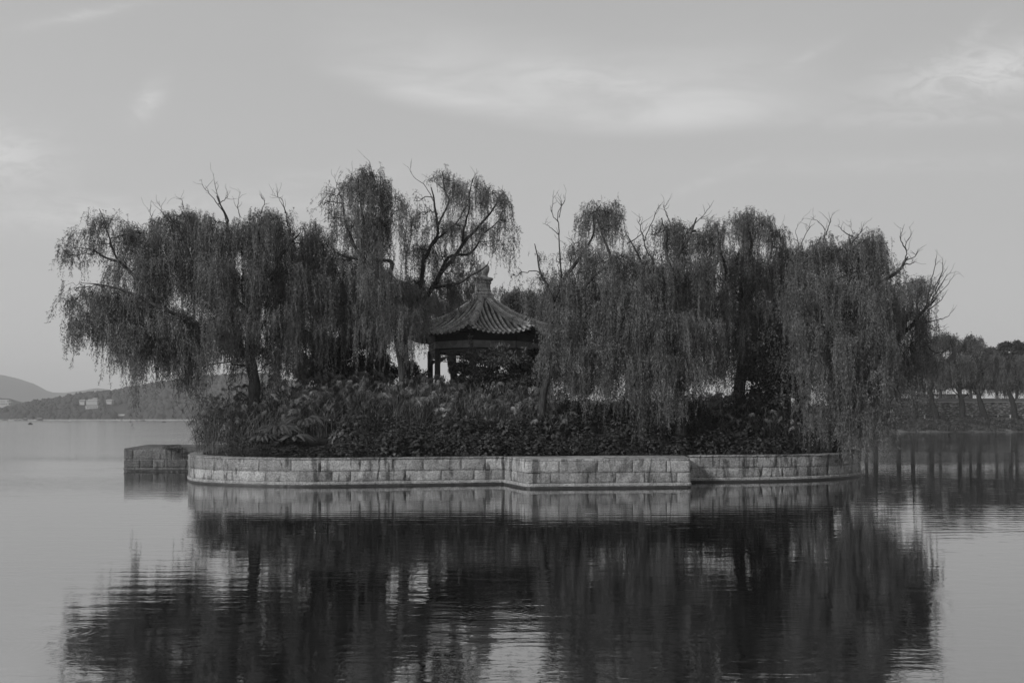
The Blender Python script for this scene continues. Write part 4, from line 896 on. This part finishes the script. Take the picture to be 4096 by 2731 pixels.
# --- broad-leaved dark trees
T = Tree('broadleaf_tree', 'dark dense round tree between the big left willow and the pavilion', base_at(800, 55), 120, 'broad')
T.limb([(800, basey(800, 55), 55), (800, 900, 55), (795, 820, 55), (800, 740, 55)], .2, .05, 8, 16)
for q in ((760, 790, 48, 75), (820, 780, 55, 80), (870, 800, 30, 60), (740, 830, 34, 50), (800, 720, 50, 50), (850, 850, 44, 40), (840, 820, 50, 50), (885, 845, 30, 34), (730, 780, 34, 50), (700, 850, 26, 34), (770, 860, 50, 34)): T.clump(*q, 55 + T.rng.uniform(-.8, .8), 7000, .15, .075)
T.finish()
T = Tree('broadleaf_tree', 'dark round tree with pale leaf tips under the right hand willows', base_at(1790, 47.5), 121, 'broad')
T.limb([(1790, basey(1790, 47.5), 47.5), (1788, 930, 47.5), (1785, 870, 47.5), (1780, 800, 47.5)], .16, .05, 8, 16)
for q in ((1760, 790, 44, 45), (1800, 800, 48, 50), (1745, 840, 40, 50), (1790, 860, 56, 55), (1835, 850, 34, 45), (1770, 905, 60, 40), (1830, 890, 30, 30)): T.clump(*q, 47.5 + T.rng.uniform(-.6, .6), 5500, .15, .065)
T.finish()
T = Tree('broadleaf_bush', 'leafy young tree standing right in front of the pavilion columns', base_at(1140, 51), 122, 'fern')
T.limb([(1140, basey(1140, 51), 51), (1142, 920, 51), (1145, 870, 51), (1140, 830, 51)], .08, .03, 7, 14)
for q in ((1100, 835, 36, 26), (1150, 825, 46, 28), (1200, 840, 34, 26), (1130, 865, 60, 26), (1185, 875, 44, 24), (1075, 870, 26, 24), (1040, 845, 14, 14)): T.clump(*q, 51 + T.rng.uniform(-.5, .5), 1900, .19, .07)
for x, y0, y1 in ((1082, 850, 770), (1170, 850, 797), (1205, 850, 797), (1130, 850, 798), (1062, 860, 815)):   # upright leafy shoots
    a_, b_ = D(x, y0, 50.8), D(x - 2, y1, 50.8); T.t.tube(crook(a_, b_, 6, .02, T.rng), .015, 5)
    n = 110; t_ = T.rng.uniform(0, 1, n)[:, None]; bs = a_ + (b_ - a_) * t_; dd_ = T.rng.normal(size=(n, 3)); dd_[:, 2] = np.abs(dd_[:, 2]) * .4
    T.c.leaves(bs, dd_, .2, .065, T.rng)
T.finish()
T = Tree('broadleaf_bush', 'small light bush on the slope at the pavilion left corner', base_at(955, 55), 123, 'fern')
T.limb([(950, basey(950, 55), 55), (948, 900, 55), (945, 870, 55)], .05, .03, 6, 10)
for q in ((945, 845, 20, 20), (965, 865, 24, 18), (940, 880, 24, 16)): T.clump(*q, 55, 700, .18, .06)
T.finish()
T = Tree('broadleaf_bush', 'low dark thicket bush at the right side of the pavilion', base_at(1240, 56), 124, 'broad')
T.limb([(1240, basey(1240, 56), 56), (1240, 900, 56), (1236, 850, 56)], .06, .03, 6, 10)
for q in ((1235, 820, 24, 30), (1260, 850, 30, 30), (1225, 865, 30, 24), (1300, 870, 40, 30), (1350, 880, 40, 26)): T.clump(*q, 56, 2200, .16, .07)
T.finish()

# ---------------------------------------------------------------- undergrowth
def edge_pt(px, inset):                                           # point above the wall edge at a picture column, moved inland
    th = None
    for t_ in np.linspace(-PI * .98, -.02, 900):
        r = float(edge_r(t_)) ; x, y = CN[0] + r * math.cos(t_), CN[1] + r * math.sin(t_)
        if x / y >= (px - 1176) / 2287: th = t_; break
    r = float(edge_r(th)) - inset; return CN[0] + r * math.cos(th), CN[1] + r * math.sin(th)
def shrub_mesh(kind, seed):
    r = np.random.default_rng(seed); mb = MB(); n = {'lobed': 620, 'fine': 1300, 'mixed': 900}[kind]
    sph = nrm(r.normal(size=(n, 3))); sph[:, 2] = np.abs(sph[:, 2]) ** .8; lum = nrm(r.normal(size=(12, 3))); lum[:, 2] = np.abs(lum[:, 2])
    bump = .78 + .5 * (sph @ lum.T).max(1) ** 6; pos = sph * (r.uniform(.5, 1.0, (n, 1)) ** .5) * bump[:, None] * np.array((.85, .85, .9))
    if kind == 'fine':
        d = sph * .7 + r.normal(size=(n, 3)) * .6; mb.leaves(pos, d, .12 * r.uniform(.6, 1.3, n), .04, r)
    else:
        k = 5 if kind == 'lobed' else 3; sz = .155 if kind == 'lobed' else .12
        up = nrm(sph * .6 + np.array((0, 0, .8)) + r.normal(size=(n, 3)) * .28); f0 = nrm(np.cross(up, r.normal(size=(n, 3)))); f1 = np.cross(up, f0); s_ = sz * r.uniform(.6, 1.15, n)
        for j in range(k):
            a = (j - (k - 1) / 2) * (.62 if k == 5 else .8); d = f0 * math.cos(a) + f1 * math.sin(a) - up * .22
            mb.leaves(pos, d, s_ * (1 - .12 * abs(j - (k - 1) / 2)), s_ * .34, r, nrm(np.cross(d, up)))
    for j in range(14):
        e = nrm(r.normal(size=3)); e[2] = abs(e[2]) + .3; mb.tube(crook((0, 0, -.1), e * .75, 5, .05, r), np.linspace(.02, .006, 5), 4, False)
    me = mb.build('shrub', M['shrub2'] if kind == 'fine' else M['shrub']); data = me.data; bpy.data.objects.remove(me); return data
SM = {'lobed': [shrub_mesh('lobed', 1), shrub_mesh('lobed', 2)], 'fine': [shrub_mesh('fine', 3), shrub_mesh('fine', 4)], 'mixed': [shrub_mesh('mixed', 5), shrub_mesh('mixed', 6)]}
rng = np.random.default_rng(77)
ORD = ['first', 'second', 'third', 'fourth', 'fifth', 'sixth', 'seventh', 'eighth', 'ninth', 'tenth', 'eleventh', 'twelfth', 'thirteenth', 'fourteenth', 'fifteenth', 'sixteenth', 'seventeenth', 'eighteenth', 'nineteenth', 'twentieth', 'twenty-first', 'twenty-second', 'twenty-third', 'twenty-fourth', 'twenty-fifth', 'twenty-sixth', 'twenty-seventh', 'twenty-eighth']
def shrub(px, inset, kind, sx, sz, label, grp):
    x, y = edge_pt(px, inset); o = bpy.data.objects.new('shrub', SM[kind][rng.integers(2)]); scn.collection.objects.link(o)
    o.location = (x, y, float(ground_z(x, y)) - .05); o.scale = (sx, sx * rng.uniform(.85, 1.1), sz); o.rotation_euler = (0, 0, rng.uniform(0, 6.28))
    tag(o, label, 'shrub', grp); return o
i = 0
KW = {'lobed': 'broad lobed leaf', 'fine': 'small leaved', 'mixed': 'three leaf'}
for x in np.linspace(458, 1950, 26):
    kd = 'fine' if x < 600 else ('lobed' if (i % 3) else 'mixed'); hh = rng.uniform(.75, 1.15)
    if 570 < x < 720: hh = .56
    shrub(x, 1.0, kd, rng.uniform(.8, 1.0), hh, f'low {KW[kd]} shrub just behind the wall coping, {ORD[i]} from the left', 'shrubs in the front row behind the coping'); i += 1
i = 0
for x in np.linspace(470, 1940, 24):
    if 575 < x < 700: i += 0; continue
    kd = ('fine', 'lobed', 'mixed')[int(rng.integers(3))]; hh = rng.uniform(1.05, 1.75) if x > 720 else rng.uniform(.75, 1.0)
    shrub(x, 2.5, kd, rng.uniform(.95, 1.2), hh, f'knee-high dark {KW[kd]} shrub in the second row above the wall, {ORD[i]} from the left'.replace('knee-high ', ''), 'shrubs in the second row'); i += 1
i = 0
for x in np.linspace(1230, 1900, 13):
    kd = ('fine', 'mixed')[i % 2]; shrub(x, 4.1, kd, 1.2, rng.uniform(1.7, 2.1), f'tall shadowy {KW[kd]} bush under the right hand willows, {ORD[i]} from the left', 'tall bushes under the right hand willows'); i += 1
i = 0
for x in np.linspace(452, 1955, 28):
    shrub(x + rng.uniform(-10, 10), rng.uniform(.62, .85), ('fine', 'mixed')[i % 2], rng.uniform(.45, .7), rng.uniform(.25, .5), f'creeping tuft spilling onto the wall coping, {ORD[i]} from the left', 'creeping tufts along the coping'); i += 1
# little weeds on the masonry
for px_, py_, Y_, s_, lab in ((700, 1800, 53.1, .3, 'trailing weed growing over the darker left landing'), (740, 1830, 53.05, .28, 'weed hanging in the corner between left landing and curved wall'), (3355, 1850, 46.6, .16, 'little weed tuft rooted in a joint near the right end of the wall'), (665, 1795, 53.1, .16, 'small weed on the top edge of the darker left landing'), (3410, 1812, 48.6, .2, 'sprig lying over the coping at the right end of the wall')):
    p = P(px_, py_, Y_); o = bpy.data.objects.new('weed', SM['fine'][0]); scn.collection.objects.link(o); o.location = p; o.scale = (s_ * 1.4, s_ * .7, s_); tag(o, lab, 'weed')
# ferns with long arching fronds
def fern(px_, py_, Y_, n, L, label, seed):
    r = np.random.default_rng(seed); c = D(px_, py_, Y_); root = empty('fern', c); tag(root, label, 'fern', 'arching ferns at the left of the island')
    for i in range(n):
        a = r.uniform(-PI, 0) if r.random() < .75 else r.uniform(0, PI); l = L * r.uniform(.7, 1.1); ris = r.uniform(.25, .85)
        t = np.linspace(0, 1, 12); hx = t * l * math.cos(ris * .6); z = l * (ris * 1.0 * t - 1.05 * ris * t ** 2.2 - .12 * t * t)
        q = c + np.stack([np.cos(a) * hx, np.sin(a) * hx, z], -1); mb = MB(); mb.tube(q, np.linspace(.014, .004, 12), 4, False)
        m = 40; tt = np.linspace(.12, 1, m); b = np.stack([np.interp(tt, t, q[:, k]) for k in range(3)], -1); tg = nrm(np.gradient(b, axis=0)); sd = nrm(np.cross(tg, (0, 0, 1)))
        for s_ in (-1, 1):
            d = sd * s_ + tg * .25 - np.array((0, 0, .55)); ll = .13 * np.sin(np.clip(tt * 1.05, 0, 1) * PI) ** .6 + .03
            mb.leaves(b, d, ll, .028, r, nrm(np.cross(nrm(d), np.cross(nrm(d), tg)))) 
        mb.build('frond', M['fern'], root)
fern(640, 985, 43.6, 22, 1.3, 'large fern with long drooping fronds behind the coping near the left trunk', 31)
fern(676, 1005, 43.0, 18, 1.0, 'fern nearest the coping right of the left trunk', 32)
fern(606, 1005, 43.6, 16, 1.0, 'smaller fern in front of the left trunk base', 33)
fern(700, 968, 44.6, 14, 1.4, 'fern half buried in the reeds right of the left trunk', 34)

# reeds with feathery plumes
def reeds(name, label, areas, seed):
    r = np.random.default_rng(seed); lf = MB(); pl = MB()
    for x0, x1, Y0, Y1, topf, n, ph in areas:
        px_ = r.uniform(x0, x1, n); Y_ = r.uniform(Y0, Y1, n); X = (px_ - 1176) / 2287 * Y_; z0 = ground_z(X, Y_)
        top = H + (960 - np.array([topf(a) for a in px_])) / 2287 * Y_ ; f = (Y_ - Y0) / (Y1 - Y0)
        hgt = np.maximum((top - z0) * (.62 + .38 * f) * r.uniform(.62, 1.08, n), .5)
        lean = r.normal(size=(n, 2)) * .22
        # stems
        K_ = 5; t = np.linspace(0, 1, K_); q = np.stack([X[:, None] + lean[:, :1] * hgt[:, None] * t ** 2, Y_[:, None] + lean[:, 1:] * hgt[:, None] * t ** 2, z0[:, None] + hgt[:, None] * t[None]], -1)
        wv = np.array((.009, 0, 0)); V = np.stack([q - wv, q + wv], 2).reshape(-1, 3); b_ = (np.arange(n) * K_ * 2)[:, None] + (np.arange(K_ - 1) * 2)[None]
        lf.add(V, np.stack([b_, b_ + 1, b_ + 3, b_ + 2], -1).reshape(-1, 4))
        # arching blades
        m = 9; ii = np.repeat(np.arange(n), m); tt = r.uniform(.1, .92, len(ii)); base = np.stack([X[ii] + lean[ii, 0] * hgt[ii] * tt ** 2, Y_[ii] + lean[ii, 1] * hgt[ii] * tt ** 2, z0[ii] + hgt[ii] * tt], -1)
        a = r.uniform(0, 2 * PI, len(ii)); out = np.stack([np.cos(a), np.sin(a), 0 * a], -1); Lb = r.uniform(.45, .95, len(ii))[:, None]
        mid = base + out * Lb * .45 + np.array((0, 0, 1)) * Lb * .42; tip = base + out * Lb * .95 + np.array((0, 0, 1)) * Lb * r.uniform(-.15, .5, (len(ii), 1))
        sd = np.stack([-np.sin(a), np.cos(a), 0 * a], -1) * .017
        N = len(ii); V = np.stack([base, mid - sd, mid + sd, tip], 1).reshape(-1, 3); k = np.arange(N)[:, None] * 4; lf.add(V, [np.concatenate([k, k + 1, k + 2], 1), np.concatenate([k + 1, k + 3, k + 2], 1)])
        # plumes
        sel = np.where(r.random(n) < ph)[0]; tp = q[sel, -1]; na = len(sel); m = 70; ii = np.repeat(np.arange(na), m); a0 = r.uniform(0, 2 * PI, na); sz = r.uniform(.7, 1.25, na)
        s_ = r.uniform(0, 1, len(ii)); ax = np.stack([np.cos(a0), np.sin(a0), 0 * a0], -1)[ii] * sz[ii][:, None]
        b = tp[ii] + ax * (.26 * s_ ** 1.1)[:, None] + np.array((0, 0, 1)) * ((s_ * .34 - .46 * s_ ** 2) * sz[ii])[:, None]
        d = ax * .7 + r.normal(size=(len(ii), 3)) * .26 - np.array((0, 0, .6)); pl.leaves(b, d, .25 * sz[ii] * r.uniform(.6, 1.1, len(ii)), .02, r)
    root = empty(name, (0, 48, 1.2)); tag(root, label, 'reeds', kind='stuff')
    a = lf.build('reed_blades', M['reed'], root); b = pl.build('reed_plumes', M['plume'], root); a['kind'] = 'stuff'; b['kind'] = 'stuff'
top = lambda x: np.interp(x, [440, 480, 560, 640, 700, 760, 850, 940, 1040, 1120, 1220, 1300], [925, 890, 880, 868, 862, 852, 850, 862, 868, 872, 880, 900])
reeds('reed_bed', 'bed of tall reeds with pale drooping plumes below the pavilion', [(450, 1300, 45.2, 51.5, top, 1500, .42), (640, 1260, 50.5, 53.5, lambda x: top(x) - 2, 420, .5)], 41)
reeds('reed_bed', 'smaller plumed reed patch under the dark tree at the right', [(1300, 1560, 47.5, 51.5, lambda x: 925, 230, .3), (1560, 1880, 46.8, 51.0, lambda x: np.interp(x, [1560, 1700, 1880], [915, 885, 900]), 480, .6)], 42)

# ---------------------------------------------------------------- right bank
M['bank'] = plain('grassy_bank', .10, .95, .5, .5, .05, .1); M['path'] = plain('pale_path', .42, .9, .15, .5); M['rubble'] = None
def rubble():
    m, t, p = mat('rubble_stone'); tcn = t.node('ShaderNodeTexCoord').outputs['Object']
    v_ = t.node('ShaderNodeTexVoronoi'); t.l.new(t.mapping(tcn, (1.6, 1.6, 3.4)), v_.inputs['Vector']); v_.inputs['Scale'].default_value = 1.0
    s_ = t.node('ShaderNodeSeparateColor'); t.l.new(v_.outputs['Color'], s_.inputs[0])
    c = t.mul(t.rng(s_.outputs[0], 0, 1, .15, .48, False), t.rng(v_.outputs['Distance'], .2, .75, 1.05, .5)); c = t.mul(c, t.rng(t.noise(tcn, .5, 4), .3, .7, .7, 1.15))
    t.l.new(t.grey(c), p.inputs['Base Color']); p.inputs['Roughness'].default_value = .95; p.inputs['Specular IOR Level'].default_value = .1; return m
M['rubble'] = rubble(); M['bark_far'] = barkmat('dark_bark', .025)
xs = np.linspace(40, 330, 90); G = np.zeros((7, 90, 3))
for i, (yy, zz, nz) in enumerate(((202.5, -.4, .5), (204, .35, .5), (207, 1.3, .6), (210.5, 2.1, .3), (212.5, 2.5, .08), (219, 2.66, .02), (560, 2.75, 0))):
    G[i, :, 0] = xs; G[i, :, 1] = yy + vnoise(xs / 4 + i * 7, 50 + i, 3) * nz; G[i, :, 2] = zz + vnoise(xs / 3 + i * 5, 60 + i, 3) * nz * .22
mb = MB(); mb.grid(G); tag(mb.build('lake_bank', M['bank'], smooth=True), kind='structure')
mb = MB(); G = np.zeros((2, 60, 3)); G[:, :, 0] = np.linspace(60, 330, 60); G[0, :, 1] = 213.6; G[1, :, 1] = 219.5; G[..., 2] = 2.745; mb.grid(G); tag(mb.build('path', M['path']), kind='structure')
mb = MB(); mb.box((215, 213.3, 2.62), (135, .18, .17)); tag(mb.build('kerb', M['embank']), kind='structure')
root = empty('rubble_wall', (200, 222.5, 2.6)); tag(root, 'long rubble stone retaining wall with a plain parapet behind the bank willows', 'wall')
mb = MB(); mb.box((215, 223, 4.4), (130, .7, 1.95)); mb.build('stonework', M['rubble'], root)
mb = MB(); mb.box((215, 222.9, 6.45), (130, .85, .1)); mb.build('coping', M['path'], root)
mb = MB(); mb.box((215, 223.0, 6.92), (130, .25, .37)); mb.build('parapet', plain('parapet', .22, .9, .2, .5), root)
mb = MB(); mb.box((215, 250, 4.4), (130, 26.2, 1.94)); tag(mb.build('terrace_ground', M['soil']), kind='structure')
root = empty('white_building', P(3780, 1600, 245)); tag(root, 'long low white building seen over the parapet between the bank willows', 'building')
x0, x1 = P(3672, 0, 245)[0], P(3890, 0, 245)[0]
mb = MB(); mb.box(((x0 + x1) / 2, 247, 7.45), ((x1 - x0) / 2, 2, 1.15)); mb.build('wall', plain('white_render', .75, .8, .08, .5), root)
mb = MB(); mb.box(((x0 + x1) / 2, 247, 8.68), ((x1 - x0) / 2 + .3, 2.4, .1)); mb.build('roof', M['shade'], root)
r = np.random.default_rng(5); 
for i in range(9):
    xx = x0 + .7 + i * (x1 - x0 - 1.4) / 8 + r.uniform(-.3, .3)
    if r.random() < .75: mb = MB(); mb.box((xx, 244.97, 7.2), (.09, .04, .85)); mb.build('pilaster', M['column'], root)
mb = MB(); mb.box(((x0 + x1) / 2, 244.93, 7.62), ((x1 - x0) / 2, .03, .05)); mb.build('rail', M['column'], root)
# fence of low posts
root = empty('path_fence', (P(3850, 0, 216)[0], 216, 2.74)); tag(root, 'low fence of pale posts and a dark rail along the bank path', 'fence')
for px_ in list(np.arange(3410, 3690, 48.5)) + [3698, 3745, 3794, 3840, 3889, 3940, 3991, 4041, 4093, 4142]:
    x = P(px_, 0, 216)[0]; mb = MB(); mb.box((x, 216, 3.12), (.13, .13, .40)); mb.box((x, 216, 3.55), (.16, .16, .035)); mb.build('post', M['embank'], root)
mb = MB(); a, b = P(3400, 0, 216)[0], P(4142, 0, 216)[0]; mb.box(((a + b) / 2, 216, 3.28), ((b - a) / 2, .05, .14)); mb.box(((a + b) / 2, 216, 2.98), ((b - a) / 2, .05, .05)); mb.build('rail', M['wood_dark'], root)
# the willows on the bank
def bank_tree(label, tx, lean, tops, seed, Y=211.5, r0=.8):
    T = Tree('bank_willow', label, P(tx, 1684, Y), seed, 'willow_far', 'tree', 'willows on the far right bank'); T.barkm = 'bark_far'
    d = lambda x: x / K
    T.limb([(d(tx), 968, Y), (d(tx + lean * .3), 945, Y), (d(tx + lean * .7), 920, Y), (d(tx + lean), 890, Y), (d(tx + lean * 1.1), 850, Y), (d(tx + lean * .8), 800, Y)], r0, .15, 8, 20)
    T.limb([(d(tx + lean), 905, Y), (d(tx + lean - 30), 870, Y), (d(tx + lean - 45), 840, Y)], .3, .1, 7, 10)
    T.limb([(d(tx + lean), 895, Y), (d(tx + lean + 30), 860, Y), (d(tx + lean + 45), 830, Y)], .3, .1, 7, 10)
    for (cx, ty, hw, drop) in tops:
        r = T.rng; sc = Y / 2287.; C = D(cx, ty, Y + r.uniform(-2, 2)); a = hw * sc; n = int(9 + hw * 1.0)
        for kk in range(2):
            ph = r.uniform(0, 2 * PI, n); ru = np.sqrt(r.uniform(.02, 1, n)); T0 = np.stack([C[0] + a * ru * np.cos(ph), C[1] + a * ru * np.sin(ph) + kk * 2, C[2] - a * .8 * ru ** 2 - kk * .5], -1)
            idx = np.repeat(np.arange(n), 6); L = (drop * .62 * sc * r.uniform(.3, 1, n))[idx] * r.uniform(.6, 1.1, len(idx)); o = T0[idx] + r.normal(size=(len(idx), 3)) * .28
            out = np.stack([np.cos(ph), np.sin(ph), 0 * ph], -1)[idx] * .5
            T.strands(o, out, L, .42, .10, .16)
        if T.nodes: 
            for _ in range(3): p0 = T.nodes[r.integers(len(T.nodes))][0]; T.t.tube(crook(p0, C - (0, 0, a * .8), 6, .05, r), np.linspace(.14, .04, 6), 5)
    T.finish()
bank_tree('bank willow with a dark straight trunk half behind the island curtain', 3660, -6, [(2060, 800, 20, 100), (2085, 830, 20, 90), (2105, 850, 14, 70), (2070, 860, 20, 60)], 201)
bank_tree('bank willow with a forked dark trunk, tallest crown', 3748, -28, [(2170, 762, 16, 60), (2150, 775, 16, 80), (2185, 768, 14, 70), (2140, 810, 18, 80), (2165, 830, 22, 80), (2120, 840, 18, 70), (2150, 860, 22, 60), (2110, 870, 14, 45)], 202)
bank_tree('bank willow with a straight pale edged trunk, ragged top', 3852, -12, [(2235, 768, 15, 60), (2215, 782, 15, 70), (2250, 785, 12, 70), (2200, 810, 18, 80), (2225, 825, 20, 85), (2180, 840, 16, 80), (2205, 850, 18, 70), (2240, 845, 18, 80)], 203)
bank_tree('bank willow with a strongly leaning trunk', 3946, -40, [(2270, 798, 16, 80), (2255, 820, 16, 90), (2285, 815, 16, 90), (2265, 850, 20, 80), (2290, 850, 18, 80), (2245, 860, 16, 60)], 204)
bank_tree('bank willow at the right picture edge', 4062, -22, [(2325, 830, 20, 80), (2345, 815, 20, 100), (2310, 850, 16, 70), (2350, 860, 20, 60), (2330, 870, 20, 50)], 205)
bank_tree('slim bank willow hidden behind the tips of the island curtain', 3590, 10, [(2040, 830, 22, 90), (2060, 860, 18, 60), (2030, 870, 18, 60)], 206)
bank_tree('bank willow seen only through the island curtain, second behind its tips', 3500, 8, [(1985, 800, 22, 110), (2010, 820, 22, 100), (1995, 850, 24, 80), (1970, 850, 20, 70)], 207)
bank_tree('bank willow farthest left on the far bank, behind the leaning willow', 3400, -8, [(1930, 800, 22, 110), (1955, 815, 22, 100), (1940, 850, 24, 80), (1910, 840, 20, 80)], 208)
for lab, x, Y, cl, sd in (('dark broadleaf tree on the far bank behind the curtain of the leaning willow', 1990, 238, [(1960, 850, 26, 22), (2000, 860, 30, 24), (2040, 860, 26, 22), (2010, 890, 44, 16), (2080, 870, 26, 20), (1930, 880, 34, 18)], 215),
                          ('round topped broadleaf tree behind the bank willows', 2290, 240, [(2300, 800, 20, 14), (2285, 815, 22, 14), (2310, 825, 24, 18), (2290, 850, 30, 22), (2300, 870, 34, 16)], 211),
                          ('broad dark tree with a rounded double crown near the picture edge', 2335, 240, [(2320, 797, 16, 12), (2340, 800, 18, 14), (2355, 815, 22, 18), (2335, 830, 28, 20), (2345, 855, 34, 22)], 212),
                          ('dark broadleaf tree behind the forked bank willow', 2160, 238, [(2150, 835, 24, 20), (2180, 850, 26, 22), (2130, 860, 24, 16), (2165, 880, 34, 12)], 213),
                          ('dark broadleaf tree behind the middle bank willows', 2230, 238, [(2220, 850, 26, 22), (2250, 860, 26, 22), (2235, 880, 34, 12), (2270, 875, 30, 14)], 214)):
    T = Tree('broadleaf_tree', lab, np.array((D(x, 960, Y)[0], Y, 6.2)), sd, 'broad_far'); T.limb([(x, 960 - (6.2 - H) * 2287 / Y, Y), (x, 890, Y), (x, 850, Y)], .4, .15, 7, 10)
    for q in cl: T.clump(*q, Y, 2400, .55, .30, lumps=12)
    T.finish()
# bank undergrowth: brush tufts
r = np.random.default_rng(9); mb = MB(); n = 26000
Yb = r.uniform(203.2, 212.5, n); Xb = r.uniform(78, 118, n); zb = np.interp(Yb, [202.5, 204, 207, 210.5, 212.5], [-.2, .35, 1.3, 2.1, 2.5]); k = vnoise(Xb / 2.2 + Yb * .7, 71, 3)
ok = k > -.5; Xb, Yb, zb, k = Xb[ok], Yb[ok], zb[ok], k[ok]; m = len(Xb)
mb.leaves(np.stack([Xb, Yb, zb + r.uniform(0, .5, m) * np.clip(k + .6, .2, 1.6)], -1), r.normal(size=(m, 3)) * .5 + np.array((0, 0, .5)), r.uniform(.25, .55, m), .14, r)
tag(mb.build('bank_undergrowth', M['shrub']), 'rough grass and brush covering the lake bank', 'undergrowth', kind='stuff')
# people on the terrace
def person(px_, label, shirt, seed, dy_=0.0):
    r = np.random.default_rng(seed); Y_ = 223.9 + dy_; X = P(px_, 0, Y_)[0]; z = 6.35
    vs = [(0, 0, .95, .17, .12), (0, 0, 1.2, .17, .11), (0, 0, 1.42, .18, .11), (0, 0, 1.53, .06, .06), (0, 0, 1.66, .095, .11), (.0, 0, 1.75, .06, .07),
          (.20, 0, 1.42, .06, .06), (.26, .02, 1.15, .045, .045), (.22, -.16, .98, .035, .035), (-.20, 0, 1.42, .06, .06), (-.27, .02, 1.15, .045, .045), (-.2, -.16, .98, .035, .035),
          (.1, 0, .88, .09, .09), (.11, .0, .48, .065, .065), (.11, .02, .08, .05, .05), (.12, -.14, .03, .04, .03), (-.1, 0, .88, .09, .09), (-.11, 0, .48, .065, .065), (-.11, .02, .08, .05, .05), (-.12, -.14, .03, .04, .03)]
    es = [(0, 1), (1, 2), (2, 3), (3, 4), (4, 5), (2, 6), (6, 7), (7, 8), (2, 9), (9, 10), (10, 11), (0, 12), (12, 13), (13, 14), (14, 15), (0, 16), (16, 17), (17, 18), (18, 19)]
    me = bpy.data.meshes.new('person'); me.from_pydata([v_[:3] for v_ in vs], es, []); o = bpy.data.objects.new('person', me); scn.collection.objects.link(o)
    sk = o.modifiers.new('skin', 'SKIN'); 
    for i_, v_ in enumerate(vs): me.skin_vertices[0].data[i_].radius = v_[3:]
    me.skin_vertices[0].data[0].use_root = True
    o.modifiers.new('sub', 'SUBSURF').levels = 1; me.materials.append(shirt); o.location = (X, Y_, z); tag(o, label, 'person')
person(3828, 'person in white cap leaning at the parapet beside the straight bank trunk', M['hull_white'], 1); person(3820, 'person in dark clothes at the parapet left of the white cap', M['column'], 2, .4)
person(3988, 'person in a pale shirt standing alone at the parapet', M['canopy'], 3); person(3709, 'person in dark clothes before the left part of the white building', M['column'], 4)

# ---------------------------------------------------------------- haze
m, t, p = mat('haze_air'); t.n.remove(p); pv = t.node('ShaderNodeVolumePrincipled')
pv.inputs['Color'].default_value = (.95, .95, .95, 1); pv.inputs['Density'].default_value = 2.3e-4; pv.inputs['Anisotropy'].default_value = 0.0
t.l.new(pv.outputs[0], t.n['Material Output'].inputs['Volume'])
mb = MB(); mb.box((0, 2700, 120), (6100, 3100, 123)); tag(mb.build('haze', m), 'thin haze over the lake and hills', 'haze', kind='stuff')
print('verts', sum(len(x.vertices) for x in bpy.data.meshes), 'faces', sum(len(x.polygons) for x in bpy.data.meshes))
